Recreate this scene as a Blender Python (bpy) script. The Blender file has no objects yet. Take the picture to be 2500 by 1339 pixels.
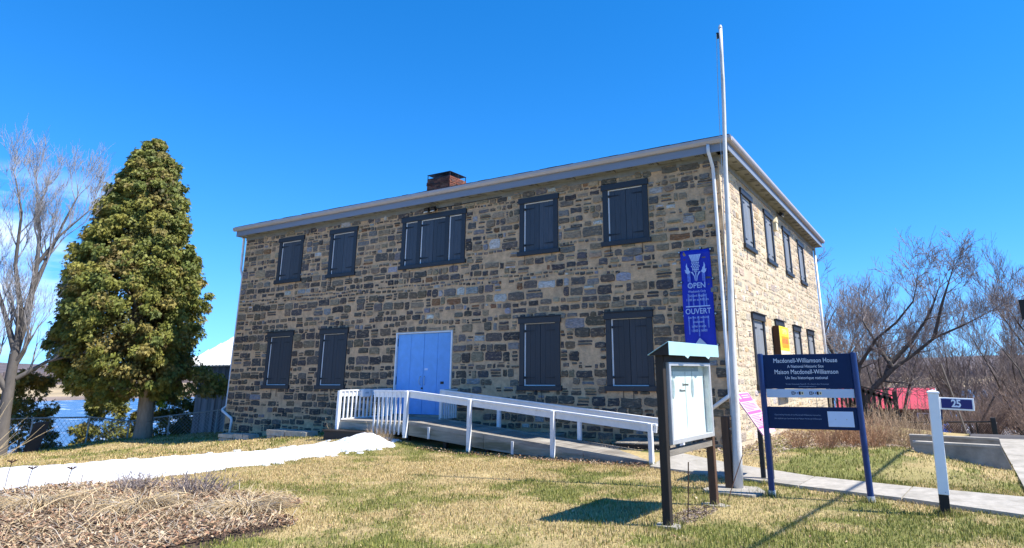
import bpy, math, random
import numpy as np
from mathutils import Vector, Matrix

random.seed(7)
rng = np.random.default_rng(11)
scene = bpy.context.scene
COL = scene.collection
R = math.radians

# ------------------------------------------------------------------ camera
cam_data = bpy.data.cameras.new("camera")
cam = bpy.data.objects.new("camera", cam_data)
COL.objects.link(cam)
scene.camera = cam
YAW, PITCH, ROLL = -0.52316, 0.26555, -0.0072
fw = Vector((math.sin(YAW) * math.cos(PITCH), math.cos(YAW) * math.cos(PITCH), math.sin(PITCH)))
rt = Vector((math.cos(YAW), -math.sin(YAW), 0))
up = rt.cross(fw)
rt2 = rt * math.cos(ROLL) + up * math.sin(ROLL)
up2 = up * math.cos(ROLL) - rt * math.sin(ROLL)
cam.matrix_world = Matrix(((rt2.x, up2.x, -fw.x, 4.1154), (rt2.y, up2.y, -fw.y, -15.2175), (rt2.z, up2.z, -fw.z, 1.65), (0, 0, 0, 1)))
cam_data.sensor_fit = 'HORIZONTAL'
cam_data.sensor_width = 36
cam_data.lens = 1558.46 * 36 / 2500
cam_data.shift_x = (1250 - 1362.63) / 2500
cam_data.shift_y = (490.7 - 669.5) / 2500
cam_data.clip_start = 0.05
cam_data.clip_end = 9000

# ------------------------------------------------------------------ light
SUN = Vector((0.74, 0.155, 1.0)).normalized()          # towards the sun
sun_el = math.asin(SUN.z)
sun_az = math.atan2(SUN.x, SUN.y)
world = bpy.data.worlds.new("World")
scene.world = world
world.use_nodes = True
wn, wl = world.node_tree.nodes, world.node_tree.links
wn.clear()
sky = wn.new('ShaderNodeTexSky')
sky.sky_type = 'NISHITA'
sky.sun_disc = False
sky.sun_elevation = sun_el
sky.sun_rotation = sun_az
sky.altitude = 60
sky.air_density = 0.62
sky.dust_density = 0.0
sky.ozone_density = 4.0
hsv = wn.new('ShaderNodeHueSaturation')
hsv.inputs['Saturation'].default_value = 1.3
hsv.inputs['Hue'].default_value = 0.494
wl.new(sky.outputs[0], hsv.inputs['Color'])
# thin cirrus, low over the river
tc = wn.new('ShaderNodeTexCoord')
mp = wn.new('ShaderNodeMapping'); mp.inputs['Scale'].default_value = (3.0, 3.0, 11.0); mp.inputs['Location'].default_value = (0.35, 0.1, 0.62)
wl.new(tc.outputs['Generated'], mp.inputs['Vector'])
cn = wn.new('ShaderNodeTexNoise'); cn.inputs['Scale'].default_value = 1.6; cn.inputs['Detail'].default_value = 7; cn.inputs['Roughness'].default_value = 0.55
wl.new(mp.outputs[0], cn.inputs['Vector'])
cr = wn.new('ShaderNodeMapRange'); cr.inputs['From Min'].default_value = 0.42; cr.inputs['From Max'].default_value = 0.72; cr.inputs['To Max'].default_value = 0.85
wl.new(cn.outputs['Fac'], cr.inputs['Value'])
sx = wn.new('ShaderNodeSeparateXYZ'); wl.new(tc.outputs['Generated'], sx.inputs[0])
b1 = wn.new('ShaderNodeMapRange'); b1.interpolation_type = 'SMOOTHSTEP'; b1.inputs['From Min'].default_value = 0.255; b1.inputs['From Max'].default_value = 0.215
wl.new(sx.outputs['Z'], b1.inputs['Value'])
b2 = wn.new('ShaderNodeMapRange'); b2.interpolation_type = 'SMOOTHSTEP'; b2.inputs['From Min'].default_value = -0.868; b2.inputs['From Max'].default_value = -0.90
wl.new(sx.outputs['X'], b2.inputs['Value'])
m1 = wn.new('ShaderNodeMath'); m1.operation = 'MULTIPLY'; wl.new(b1.outputs[0], m1.inputs[0]); wl.new(b2.outputs[0], m1.inputs[1])
m2 = wn.new('ShaderNodeMath'); m2.operation = 'MULTIPLY'; wl.new(m1.outputs[0], m2.inputs[0]); wl.new(cr.outputs[0], m2.inputs[1])
# soft shoulder so that the low sky keeps its blue
CAP = (1.7, 4.6, 9.5)
vm = wn.new('ShaderNodeVectorMath'); vm.operation = 'MULTIPLY'; vm.inputs[1].default_value = (CAP[0] * 1.14, CAP[1] * 1.36, CAP[2] * 1.62)
va = wn.new('ShaderNodeVectorMath'); va.operation = 'ADD'; va.inputs[1].default_value = CAP
vd = wn.new('ShaderNodeVectorMath'); vd.operation = 'DIVIDE'
wl.new(hsv.outputs[0], vm.inputs[0]); wl.new(hsv.outputs[0], va.inputs[0]); wl.new(vm.outputs[0], vd.inputs[0]); wl.new(va.outputs[0], vd.inputs[1])
cm = wn.new('ShaderNodeMixRGB'); cm.inputs['Color2'].default_value = (5.2, 5.9, 7.2, 1)
wl.new(m2.outputs[0], cm.inputs['Fac']); wl.new(vd.outputs[0], cm.inputs['Color1'])
bg = wn.new('ShaderNodeBackground'); bg.inputs['Strength'].default_value = 0.15
wl.new(cm.outputs[0], bg.inputs['Color'])
wo = wn.new('ShaderNodeOutputWorld'); wl.new(bg.outputs[0], wo.inputs[0])

sl = bpy.data.lights.new("sun", 'SUN')
sl.energy = 5.0
sl.angle = R(0.53)
sl.color = (1.0, 0.94, 0.85)
so = bpy.data.objects.new("sun", sl)
COL.objects.link(so)
so.rotation_euler = SUN.to_track_quat('Z', 'Y').to_euler()
so.location = (20, 5, 30)

scene.render.engine = 'CYCLES'
scene.view_settings.view_transform = 'Standard'
scene.view_settings.look = 'None'
scene.view_settings.exposure = 0.9
scene.view_settings.gamma = 1.0
scene.view_settings.use_curve_mapping = False

# ------------------------------------------------------------------ helpers
ROOT = {}


def reg(o, parent):
    ROOT[o.name] = ROOT[parent.name] if parent else Vector((0, 0, 0))


def tag(o, label=None, cat=None, group=None, kind=None):
    if label: o["label"] = label
    if cat: o["category"] = cat
    if group: o["group"] = group
    if kind: o["kind"] = kind
    return o


def thing(name, loc, label, cat, group=None):
    o = bpy.data.objects.new(name, None)
    COL.objects.link(o)
    o.location = loc
    o.empty_display_size = 0.2
    ROOT[o.name] = Vector(loc)
    return tag(o, label, cat, group)


def link_mesh(name, me, mat, parent, loc=None):
    o = bpy.data.objects.new(name, me)
    COL.objects.link(o)
    if mat is not None: me.materials.append(mat)
    if parent is not None:
        o.parent = parent
        ROOT[o.name] = ROOT[parent.name]
    else:
        ROOT[o.name] = Vector((0, 0, 0))
    return o


def np_mesh(name, V, F, C=None, smooth=False):
    """V (n,3), F list of arrays (m,k), C per-face colours list matching F"""
    me = bpy.data.meshes.new(name)
    V = np.asarray(V, np.float32)
    if not isinstance(F, list): F = [F]; C = None if C is None else [C]
    loops = np.concatenate([f.ravel() for f in F]).astype(np.int32)
    sizes = np.concatenate([np.full(len(f), f.shape[1], np.int32) for f in F])
    starts = np.concatenate([[0], np.cumsum(sizes)[:-1]]).astype(np.int32)
    me.vertices.add(len(V)); me.vertices.foreach_set("co", V.ravel())
    me.loops.add(len(loops)); me.loops.foreach_set("vertex_index", loops)
    me.polygons.add(len(sizes)); me.polygons.foreach_set("loop_start", starts)
    if smooth: me.polygons.foreach_set("use_smooth", np.ones(len(sizes), bool))
    if C is not None:
        cc = np.concatenate([np.repeat(np.asarray(c, np.float32), f.shape[1], axis=0) for c, f in zip(C, F)])
        cc = np.concatenate([cc, np.ones((len(cc), 1), np.float32)], 1)
        ca = me.color_attributes.new("Col", 'FLOAT_COLOR', 'CORNER')
        ca.data.foreach_set("color", cc.ravel())
    me.update(calc_edges=True)
    me.validate()
    return me


class MB:
    def __init__(s, T=None):
        s.v, s.f, s.c, s.T = [], [], [], T

    def add(s, verts, faces, col=None):
        n = len(s.v)
        if s.T is not None: verts = [s.T @ Vector(p) for p in verts]
        s.v += [tuple(p) for p in verts]
        s.f += [tuple(i + n for i in f) for f in faces]
        s.c += [col] * len(faces)
        return s

    def box(s, a, b, col=None):
        (x0, y0, z0), (x1, y1, z1) = a, b
        return s.hexa([(x0, y0, z0), (x1, y0, z0), (x1, y1, z0), (x0, y1, z0), (x0, y0, z1), (x1, y0, z1), (x1, y1, z1), (x0, y1, z1)], col)

    def hexa(s, v, col=None):
        return s.add(v, [(0, 3, 2, 1), (4, 5, 6, 7), (0, 1, 5, 4), (1, 2, 6, 5), (2, 3, 7, 6), (3, 0, 4, 7)], col)

    def bbox(s, a, b, e=0.006, col=None):
        """box with chamfered edges: 24 verts"""
        lo, hi = Vector(a), Vector(b)
        c = (lo + hi) / 2; h = (hi - lo) / 2
        e = min(e, h.x * .45, h.y * .45, h.z * .45)
        vs = []; idx = {}
        for sx_ in (-1, 1):
            for sy_ in (-1, 1):
                for sz_ in (-1, 1):
                    for ax in range(3):
                        p = [h.x, h.y, h.z]
                        for k in range(3):
                            if k != ax: p[k] -= e
                        idx[(sx_, sy_, sz_, ax)] = len(vs)
                        vs.append((c.x + sx_ * p[0], c.y + sy_ * p[1], c.z + sz_ * p[2]))
        fs = []
        sg = (-1, 1)
        for q in sg:
            fs.append([idx[(q, -1, -1, 0)], idx[(q, 1, -1, 0)], idx[(q, 1, 1, 0)], idx[(q, -1, 1, 0)]])
            fs.append([idx[(-1, q, -1, 1)], idx[(1, q, -1, 1)], idx[(1, q, 1, 1)], idx[(-1, q, 1, 1)]])
            fs.append([idx[(-1, -1, q, 2)], idx[(1, -1, q, 2)], idx[(1, 1, q, 2)], idx[(-1, 1, q, 2)]])
            for r in sg:
                fs.append([idx[(q, r, -1, 0)], idx[(q, r, 1, 0)], idx[(q, r, 1, 1)], idx[(q, r, -1, 1)]])
                fs.append([idx[(q, -1, r, 0)], idx[(q, 1, r, 0)], idx[(q, 1, r, 2)], idx[(q, -1, r, 2)]])
                fs.append([idx[(-1, q, r, 1)], idx[(1, q, r, 1)], idx[(1, q, r, 2)], idx[(-1, q, r, 2)]])
                for t in sg:
                    fs.append([idx[(q, r, t, 0)], idx[(q, r, t, 1)], idx[(q, r, t, 2)]])
        return s.add(vs, fs, col)

    def obox(s, c, ux, uy, uz, col=None):
        """oriented box: centre and three half-axis vectors"""
        c, ux, uy, uz = Vector(c), Vector(ux), Vector(uy), Vector(uz)
        return s.hexa([c - ux - uy - uz, c + ux - uy - uz, c + ux + uy - uz, c - ux + uy - uz, c - ux - uy + uz, c + ux - uy + uz, c + ux + uy + uz, c - ux + uy + uz], col)

    def bar(s, p, q, w, h, col=None, upv=(0, 0, 1)):
        """rectangular bar from p to q, width w across, height h along up"""
        p, q = Vector(p), Vector(q)
        d = (q - p)
        u = Vector(upv)
        a = d.cross(u).normalized()
        u = a.cross(d).normalized()
        return s.obox((p + q) / 2, d / 2, a * w / 2, u * h / 2, col)

    def tube(s, p, q, r0, r1=None, n=8, col=None, cap=True):
        r1 = r0 if r1 is None else r1
        p, q = Vector(p), Vector(q)
        d = (q - p).normalized()
        a = d.orthogonal().normalized(); b = d.cross(a)
        vs = []
        for c, r in ((p, r0), (q, r1)):
            for k in range(n):
                t = 2 * math.pi * k / n
                vs.append(c + a * math.cos(t) * r + b * math.sin(t) * r)
        fs = [(k, (k + 1) % n, n + (k + 1) % n, n + k) for k in range(n)]
        if cap: fs += [tuple(range(n - 1, -1, -1)), tuple(range(n, 2 * n))]
        return s.add(vs, fs, col)

    def pipe(s, pts, r, n=8, col=None):
        pts = [Vector(p) for p in pts]
        rr = r if isinstance(r, (list, tuple)) else [r] * len(pts)
        vs = []; a = None
        for i, p in enumerate(pts):
            d = (pts[min(i + 1, len(pts) - 1)] - pts[max(i - 1, 0)]).normalized()
            if a is None: a = d.orthogonal().normalized()
            a = (a - d * a.dot(d)).normalized(); b = d.cross(a)
            for k in range(n):
                t = 2 * math.pi * k / n
                vs.append(p + a * math.cos(t) * rr[i] + b * math.sin(t) * rr[i])
        fs = []
        for i in range(len(pts) - 1):
            fs += [(i * n + k, i * n + (k + 1) % n, (i + 1) * n + (k + 1) % n, (i + 1) * n + k) for k in range(n)]
        m = len(pts) - 1
        fs += [tuple(range(n - 1, -1, -1)), tuple(range(m * n, m * n + n))]
        return s.add(vs, fs, col)

    def prism(s, poly, off, col=None):
        """polygon (3-D points) extruded by vector off"""
        off = Vector(off); n = len(poly)
        vs = [Vector(p) for p in poly] + [Vector(p) + off for p in poly]
        fs = [tuple(range(n - 1, -1, -1)), tuple(range(n, 2 * n))] + [(k, (k + 1) % n, n + (k + 1) % n, n + k) for k in range(n)]
        return s.add(vs, fs, col)

    def build(s, name, mat, parent=None, smooth=False, kind=None):
        off = ROOT[parent.name] if parent is not None else Vector((0, 0, 0))
        me = bpy.data.meshes.new(name)
        me.from_pydata([(p[0] - off.x, p[1] - off.y, p[2] - off.z) for p in s.v], [], s.f)
        if any(c is not None for c in s.c):
            ca = me.color_attributes.new("Col", 'FLOAT_COLOR', 'CORNER')
            buf = []
            for f, c in zip(s.f, s.c):
                c = c or (1, 1, 1)
                buf += [c[0], c[1], c[2], 1.0] * len(f)
            ca.data.foreach_set("color", buf)
        if smooth: me.polygons.foreach_set("use_smooth", [True] * len(me.polygons))
        me.update()
        o = link_mesh(name, me, mat, parent)
        if kind: o["kind"] = kind
        return o


def copy_tree(o, loc=None, parent=None, scale=None, rotz=None):
    c = o.copy(); COL.objects.link(c)
    c.parent = parent
    if loc is not None: c.location = loc
    if scale is not None: c.scale = (scale, scale, scale)
    if rotz is not None: c.rotation_euler = (0, 0, rotz)
    ROOT[c.name] = Vector(c.location) if parent is None else ROOT[parent.name]
    for ch in o.children: copy_tree(ch, parent=c)
    return c


# ------------------------------------------------------------------ materials
def mat(name, col=(.5, .5, .5), rough=.8, var=.18, scale=6, bump=0., bscale=40, attr=False, metal=0., spec=.4, stretch=(1, 1, 1), col2=None, c2scale=2., c2lo=.45, c2hi=.65, detail=5, trans=0., coat=0., bdist=.01, orand=0.):
    m = bpy.data.materials.new(name)
    m.use_nodes = True
    n, l = m.node_tree.nodes, m.node_tree.links
    bs = n['Principled BSDF']
    bs.inputs['Roughness'].default_value = rough
    bs.inputs['Metallic'].default_value = metal
    bs.inputs['Specular IOR Level'].default_value = spec
    if coat: bs.inputs['Coat Weight'].default_value = coat
    t = n.new('ShaderNodeTexCoord')
    mpn = n.new('ShaderNodeMapping'); mpn.inputs['Scale'].default_value = stretch
    l.new(t.outputs['Object'], mpn.inputs['Vector'])
    if attr:
        a = n.new('ShaderNodeAttribute'); a.attribute_name = 'Col'
        src = a.outputs['Color']
    else:
        a = n.new('ShaderNodeRGB'); a.outputs[0].default_value = (*col, 1)
        src = a.outputs[0]
    if col2 is not None:
        nz = n.new('ShaderNodeTexNoise'); nz.inputs['Scale'].default_value = c2scale; nz.inputs['Detail'].default_value = 6; nz.inputs['Roughness'].default_value = .6
        l.new(mpn.outputs[0], nz.inputs['Vector'])
        mr = n.new('ShaderNodeMapRange'); mr.inputs['From Min'].default_value = c2lo; mr.inputs['From Max'].default_value = c2hi
        l.new(nz.outputs['Fac'], mr.inputs['Value'])
        mx = n.new('ShaderNodeMixRGB'); mx.inputs['Color2'].default_value = (*col2, 1)
        l.new(mr.outputs[0], mx.inputs['Fac']); l.new(src, mx.inputs['Color1'])
        src = mx.outputs[0]
    if var > 0:
        nz = n.new('ShaderNodeTexNoise'); nz.inputs['Scale'].default_value = scale; nz.inputs['Detail'].default_value = detail; nz.inputs['Roughness'].default_value = .65
        l.new(mpn.outputs[0], nz.inputs['Vector'])
        mr = n.new('ShaderNodeMapRange'); mr.inputs['From Min'].default_value = .25; mr.inputs['From Max'].default_value = .75
        mr.inputs['To Min'].default_value = 1 - var; mr.inputs['To Max'].default_value = 1 + var
        l.new(nz.outputs['Fac'], mr.inputs['Value'])
        mu = n.new('ShaderNodeMixRGB'); mu.blend_type = 'MULTIPLY'; mu.inputs['Fac'].default_value = 1
        l.new(src, mu.inputs['Color1']); l.new(mr.outputs[0], mu.inputs['Color2'])
        src = mu.outputs[0]
    if orand > 0:
        oi = n.new('ShaderNodeObjectInfo')
        mr = n.new('ShaderNodeMapRange'); mr.inputs['To Min'].default_value = 1 - orand; mr.inputs['To Max'].default_value = 1 + orand
        l.new(oi.outputs['Random'], mr.inputs['Value'])
        mu = n.new('ShaderNodeMixRGB'); mu.blend_type = 'MULTIPLY'; mu.inputs['Fac'].default_value = 1
        l.new(src, mu.inputs['Color1']); l.new(mr.outputs[0], mu.inputs['Color2'])
        src = mu.outputs[0]
    l.new(src, bs.inputs['Base Color'])
    if bump > 0:
        nz = n.new('ShaderNodeTexNoise'); nz.inputs['Scale'].default_value = bscale; nz.inputs['Detail'].default_value = 6
        l.new(mpn.outputs[0], nz.inputs['Vector'])
        bp = n.new('ShaderNodeBump'); bp.inputs['Strength'].default_value = bump; bp.inputs['Distance'].default_value = bdist
        l.new(nz.outputs['Fac'], bp.inputs['Height']); l.new(bp.outputs[0], bs.inputs['Normal'])
    if trans > 0:
        out = n['Material Output']
        tr = n.new('ShaderNodeBsdfTranslucent'); l.new(src, tr.inputs['Color'])
        ms = n.new('ShaderNodeMixShader'); ms.inputs['Fac'].default_value = trans
        l.new(bs.outputs[0], ms.inputs[1]); l.new(tr.outputs[0], ms.inputs[2]); l.new(ms.outputs[0], out.inputs['Surface'])
    return m


def glass_mat(name):
    m = bpy.data.materials.new(name); m.use_nodes = True
    n, l = m.node_tree.nodes, m.node_tree.links
    n.remove(n['Principled BSDF'])
    g = n.new('ShaderNodeBsdfGlossy'); g.inputs['Roughness'].default_value = .03
    tr = n.new('ShaderNodeBsdfTransparent'); tr.inputs['Color'].default_value = (.93, .96, .95, 1)
    ms = n.new('ShaderNodeMixShader'); ms.inputs['Fac'].default_value = .06
    l.new(tr.outputs[0], ms.inputs[1]); l.new(g.outputs[0], ms.inputs[2])
    l.new(ms.outputs[0], n['Material Output'].inputs['Surface'])
    return m


M = {}
M['mortar'] = mat('mortar', (.58, .39, .23), .95, .3, 7.0, .8, 22, col2=(.44, .305, .19), c2scale=2.4, bdist=.03)
M['mortar_sunlit'] = mat('mortar_sunlit', (.56, .46, .33), .95, .2, 3.5, .8, 22, col2=(.46, .385, .28), c2scale=1.6, bdist=.03)  # same mortar as the front, sun on the side put into a paler colour
M['stone'] = mat('stone', attr=True, rough=.85, var=.5, scale=11, bump=.9, bscale=20, spec=.35, stretch=(1, 1, 2.4), col2=(.37, .275, .175), c2scale=8.5, c2lo=.54, c2hi=.70, bdist=.04)
M['slate_paint'] = mat('slate_paint', (.021, .023, .028), .5, .12, 14, .1, 60, spec=.5)
M['shutter_paint'] = mat('shutter_paint', (.047, .055, .070), .48, .3, 10, .25, 45, spec=.5, stretch=(3, 3, .25), orand=0.28)
M['dark_shutter'] = mat('dark_shutter', (.026, .029, .037), .5, .2, 10, .2, 45, spec=.5, stretch=(3, 3, .25), orand=0.22)
M['sunlit_shutter'] = mat('sunlit_shutter', (.205, .22, .24), .5, .2, 8, .25, 45, spec=.5, stretch=(3, 3, .25), orand=0.18)  # same shutter paint, lightened: direct sun on this wall is put into the colour
M['white_paint'] = mat('white_paint', (.72, .735, .75), .5, .10, 6, .12, 40, col2=(.50, .49, .45), c2scale=4.5, c2lo=.60, c2hi=.80, orand=0.05)
M['old_white'] = mat('old_white', (.62, .62, .62), .7, .2, 5, .3, 30, col2=(.34, .33, .31), c2scale=5, c2lo=.52, c2hi=.72, stretch=(1, 1, .35))
M['black_iron'] = mat('black_iron', (.012, .012, .014), .5, .1, 20)
M['door_blue'] = mat('door_blue', (.15, .38, .78), .45, .1, 5, .08, 40, col2=(.19, .36, .66), c2scale=1.5, c2lo=.6, c2hi=.8, orand=0.05)
M['fascia'] = mat('fascia', (.20, .235, .30), .5, .1, 3, .06, 20, stretch=(.3, .3, 3))
M['gutter'] = mat('gutter', (.42, .385, .38), .38, .08, 4, .04, 20, spec=.5)
M['soffit'] = mat('soffit', (.22, .225, .21), .8, .2, 5, orand=0.12)
M['shingle'] = mat('shingle', (.045, .045, .05), .95, .4, 12, .5, 30)
M['brick'] = mat('brick', attr=True, rough=.9, var=.25, scale=18, bump=.4, bscale=50)
M['chimney_mortar'] = mat('chimney_mortar', (.24, .20, .17), .95, .2, 12)
M['dark_metal'] = mat('dark_metal', (.035, .035, .04), .45, .15, 12, metal=.4)
M['deck'] = mat('deck_wood', (.27, .25, .215), .85, .3, 7, .35, 30, stretch=(.3, 2, 2), col2=(.17, .15, .13), c2scale=3, orand=0.2)
M['skirt'] = mat('skirt_wood', (.27, .26, .22), .85, .25, 4, .3, 20, stretch=(.35, 2, 2.5), col2=(.13, .13, .09), c2scale=2.2, orand=0.15)
M['dark_wood'] = mat('dark_wood', (.024, .018, .014), .7, .35, 8, .3, 30, stretch=(2, 2, .3))
M['brown_wood'] = mat('brown_wood', (.085, .045, .026), .75, .35, 8, .3, 30, stretch=(2, 2, .3))
M['grey_wood'] = mat('grey_wood', (.25, .225, .19), .85, .3, 7, .35, 30, stretch=(2, .3, 2), orand=0.2)
M['concrete'] = mat('concrete', (.37, .345, .30), .9, .2, 9, .3, 60, col2=(.28, .26, .22), c2scale=2.2, orand=0.08)
M['concrete_old'] = mat('concrete_old', (.30, .28, .24), .9, .22, 5, .3, 40, col2=(.20, .185, .16), c2scale=2.)
M['navy'] = mat('navy', (.006, .022, .078), .45, .1, 6, spec=.15)
M['navy_post'] = mat('navy_post', (.006, .032, .14), .35, .12, 8, col2=(.2, .25, .35), c2scale=14, c2lo=.72, c2hi=.76)
M['pale_blue'] = mat('pale_blue', (.46, .56, .72), .4, .05, 4)
M['plate_white'] = mat('plate_white', (.55, .66, .88), .35, .04, 4)
M['letter'] = mat('letter', (.72, .78, .88), .5, 0)
M['letter_dim'] = mat('letter_dim', (.22, .30, .46), .5, 0)
M['banner'] = mat('banner_cloth', (.014, .035, .50), .6, .08, 9, .15, 60, trans=.12)
M['banner_ink'] = mat('banner_ink', (.40, .55, .88), .6, .05, 9)
M['banner_fade'] = mat('banner_fade', (.11, .19, .66), .6, .3, 20)
M['teal_metal'] = mat('teal_metal', (.36, .56, .60), .45, .08, 5, .04, 20)
M['board'] = mat('notice_board', (.88, .90, .88), .55, .05, 3)
M['paper_grey'] = mat('paper_grey', (.40, .46, .50), .6, .1, 6)
M['alu'] = mat('aluminium', (.6, .61, .62), .4, .1, 10, metal=.5)
M['glass'] = glass_mat('glass')
M['pink'] = mat('pink_panel', (.64, .10, .27), .5, .08, 6)
M['pink_pale'] = mat('pink_pale', (.76, .42, .53), .5, .08, 6)
M['yellow'] = mat('yellow_print', (.85, .70, .04), .5, .06, 6)
M['orange'] = mat('orange_print', (.78, .30, .015), .5, .12, 12)
M['cream'] = mat('cream_print', (.75, .66, .45), .6, .1, 6)
M['red_print'] = mat('red_print', (.60, .13, .10), .6, .1, 6)
M['brown_edge'] = mat('brown_edge', (.05, .022, .012), .8, .2, 6)
M['flood'] = mat('flood_lens', (.75, .72, .66), .3, .02, 6)
M['snow'] = mat('snow_white', (.66, .68, .72), .6, .12, 5, .9, 7, col2=(.42, .43, .44), c2scale=4.5, c2lo=.54, c2hi=.74, bdist=.07)
M['steel'] = mat('galvanised', (.42, .46, .48), .45, .12, 10, metal=.3)
M['tin_roof'] = mat('tin_roof', (.72, .73, .72), .45, .06, 2, spec=.5)
M['barn'] = mat('barn_board', (.24, .25, .27), .85, .35, 6, .4, 20, stretch=(3, 3, .15), col2=(.10, .10, .11), c2scale=1.5, orand=0.3)
M['stone_block'] = mat('stone_block', (.40, .37, .31), .9, .3, 8, .8, 12, bdist=.03)
M['bark'] = mat('bark', (.10, .085, .072), .9, .35, 9, .7, 18, stretch=(1, 1, .3))
M['bark_pale'] = mat('bark_pale', (.105, .095, .088), .9, .3, 6, .5, 16, stretch=(1, 1, .4))
M['cedar_bark'] = mat('cedar_bark', (.27, .225, .175), .9, .35, 12, .8, 14, stretch=(1, 1, .25))
M['leaf'] = mat('cedar_leaf', attr=True, rough=.6, var=.15, scale=2, trans=.18, spec=.3)
M['blade'] = mat('grass_blade', attr=True, rough=.7, var=.1, scale=1, trans=.22, spec=.25)
M['litter'] = mat('leaf_litter', attr=True, rough=.8, var=.2, scale=20, trans=.1)
M['twig'] = mat('twig', attr=True, rough=.85, var=.2, scale=5)
M['red_roof'] = mat('red_tin', (.55, .075, .10), .45, .1, 3)
M['tan_stem'] = mat('tan_stem', (.50, .38, .22), .8, .2, 12)
M['tarp'] = mat('blue_tarp', (.012, .13, .62), .4, .15, 2, .5, 3)
M['siding'] = mat('house_siding', (.16, .10, .075), .85, .2, 3)
M['window_dark'] = mat('window_dark', (.02, .022, .028), .1, 0)
M['black_rail'] = mat('black_rail', (.022, .022, .023), .6, .2, 8)
M['asphalt'] = mat('asphalt', (.075, .072, .075), .95, .25, 14, .3, 60)
M['number_white'] = mat('number_white', (.80, .82, .84), .35, .04, 5)
M['number_blue'] = mat('number_blue', (.008, .012, .14), .35, .03, 5)
M['black_base'] = mat('black_base', (.010, .010, .011), .6, .1, 8)
M['cable'] = mat('cable', (.02, .02, .02), .6, 0)
M['haze_house'] = mat('white_house', (.7, .7, .7), .7, .05, 2)

# ------------------------------------------------------------------ terrain
def ss(a, b, x):
    t = np.clip((np.asarray(x, float) - a) / (b - a), 0, 1)
    return t * t * (3 - 2 * t)


def _hash(ix, iy, seed):
    h = (ix.astype(np.int64) * 374761393 + iy.astype(np.int64) * 668265263 + seed * 974711) & 0x7fffffff
    h = ((h ^ (h >> 13)) * 1274126177) & 0x7fffffff
    return ((h ^ (h >> 16)) & 0xffff) / 65535.0


def vnoise(x, y, s=1.0, seed=0):
    x = np.asarray(x, float) * s; y = np.asarray(y, float) * s
    ix, iy = np.floor(x), np.floor(y)
    fx, fy = x - ix, y - iy
    fx = fx * fx * (3 - 2 * fx); fy = fy * fy * (3 - 2 * fy)
    a = _hash(ix, iy, seed); b = _hash(ix + 1, iy, seed); c = _hash(ix, iy + 1, seed); d = _hash(ix + 1, iy + 1, seed)
    return (a * (1 - fx) + b * fx) * (1 - fy) + (c * (1 - fx) + d * fx) * fy


def fnoise(x, y, s=1.0, seed=0, o=4):
    v = 0; a = .5; t = 0
    for k in range(o):
        v = v + a * vnoise(x, y, s * 2 ** k, seed + k * 17); t += a; a *= .55
    return v / t


def H(x, y):
    x = np.asarray(x, float); y = np.asarray(y, float)
    b = -0.2 - 0.01 * np.clip(-8 - x, 0, 5) - 0.075 * np.clip(-13 - x, 0, 6) - 0.022 * np.clip(-19 - x, 0, None)
    b = b - 0.022 * np.clip(-1 - y, 0, 8) * ss(-14, -21, x)
    lf = ss(-9, -12, x)
    near = (ss(-2.7, -0.1, y) * .2 * (1 - lf) + ss(-3.4, -1.3, y) * .14 * lf) * (1 - ss(1.2, 4.9, x))
    bump = 0.22 * np.exp(-((x - 3.3) / 1.3) ** 2 - ((y - 0.4) / 1.6) ** 2)
    bump = bump + 0.27 * np.exp(-((x + 9.3) / 1.7) ** 2 - ((y + 2.1) / 1.1) ** 2)
    z = b + near + bump
    d = (-24.6 - x) + 0.18 * (y + 4)
    z = z - 0.42 * np.clip(d, 0, 24)
    z = z - 0.085 * np.clip(y - 9, 0, 30) * ss(-30, 2, x) - 0.12 * np.clip(y - 39, 0, 60)
    z = z - 0.10 * np.clip(y - 16, 0, 40) * (1 - ss(-30, 2, x))
    z = z + 1.0 * ss(6.2, 11, x) * ss(8.5, 15, y) + 0.9 * ss(6.2, 14, x) * ss(14, 30, y)
    return np.maximum(z, -11)


def Hs(x, y): return float(H(x, y))


def axis(lo, f0, f1, hi, fine, n_out):
    mid = np.arange(f0, f1 + 1e-6, fine)
    g = np.linspace(0, 1, n_out + 1)[1:] ** 2.2
    return np.concatenate([(f0 - g * (f0 - lo))[::-1], mid, f1 + g * (hi - f1)])


RIVER_Z = -9.0
GX = axis(-160, -27, 8, 160, .25, 46)
GY = axis(-60, -15, 8, 150, .25, 46)
gx, gy = np.meshgrid(GX, GY)
gz = H(gx, gy)
gz = gz + (fnoise(gx, gy, .8, 3) - .5) * .05 * (1 - ss(20, 60, np.abs(gx))) + (fnoise(gx, gy, .12, 5) - .5) * 1.2 * ss(14, 50, gy) * ss(-9.5, -5, gz)
# keep the sheet under the paved strips
onwalk = (gx > 4.5) & (gy < 9)
nx, ny = len(GX), len(GY)
V = np.stack([gx.ravel(), gy.ravel(), gz.ravel()], 1)
ii = (np.arange(ny - 1)[:, None] * nx + np.arange(nx - 1)[None, :]).ravel()
F = np.stack([ii, ii + 1, ii + nx + 1, ii + nx], 1)
cx_, cy_, cz_ = V[F].mean(1).T


def lawn_mix(x, y):
    """0 = straw, 1 = green"""
    g = fnoise(x, y, .55, 21, 4) * .55 + fnoise(x, y, 2.3, 31, 3) * .45
    v = ss(.44, .66, g)
    v = v + .2 * ss(-3.0, -5.5, y) * ss(-3.5, 1.0, x) + .55 * ss(1.2, .2, np.abs(y + 1.35 + .12 * (x - 1)) ) * ss(.8, 1.6, x) * (x < 5)
    v = v - .30 * ss(-2.0, -5.0, x) * ss(-9.5, -7.5, y) * ss(-2.5, -4.5, y) - .25 * ss(-7, -11, x) + .3 * ss(-9.2, -10.2, y)
    v = v + .35 * ss(.8, .2, np.abs(y + .145 * x + 6.9 - .0) - .2) * ss(-10, -14, x)
    return np.clip(v, 0, 1)


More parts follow.
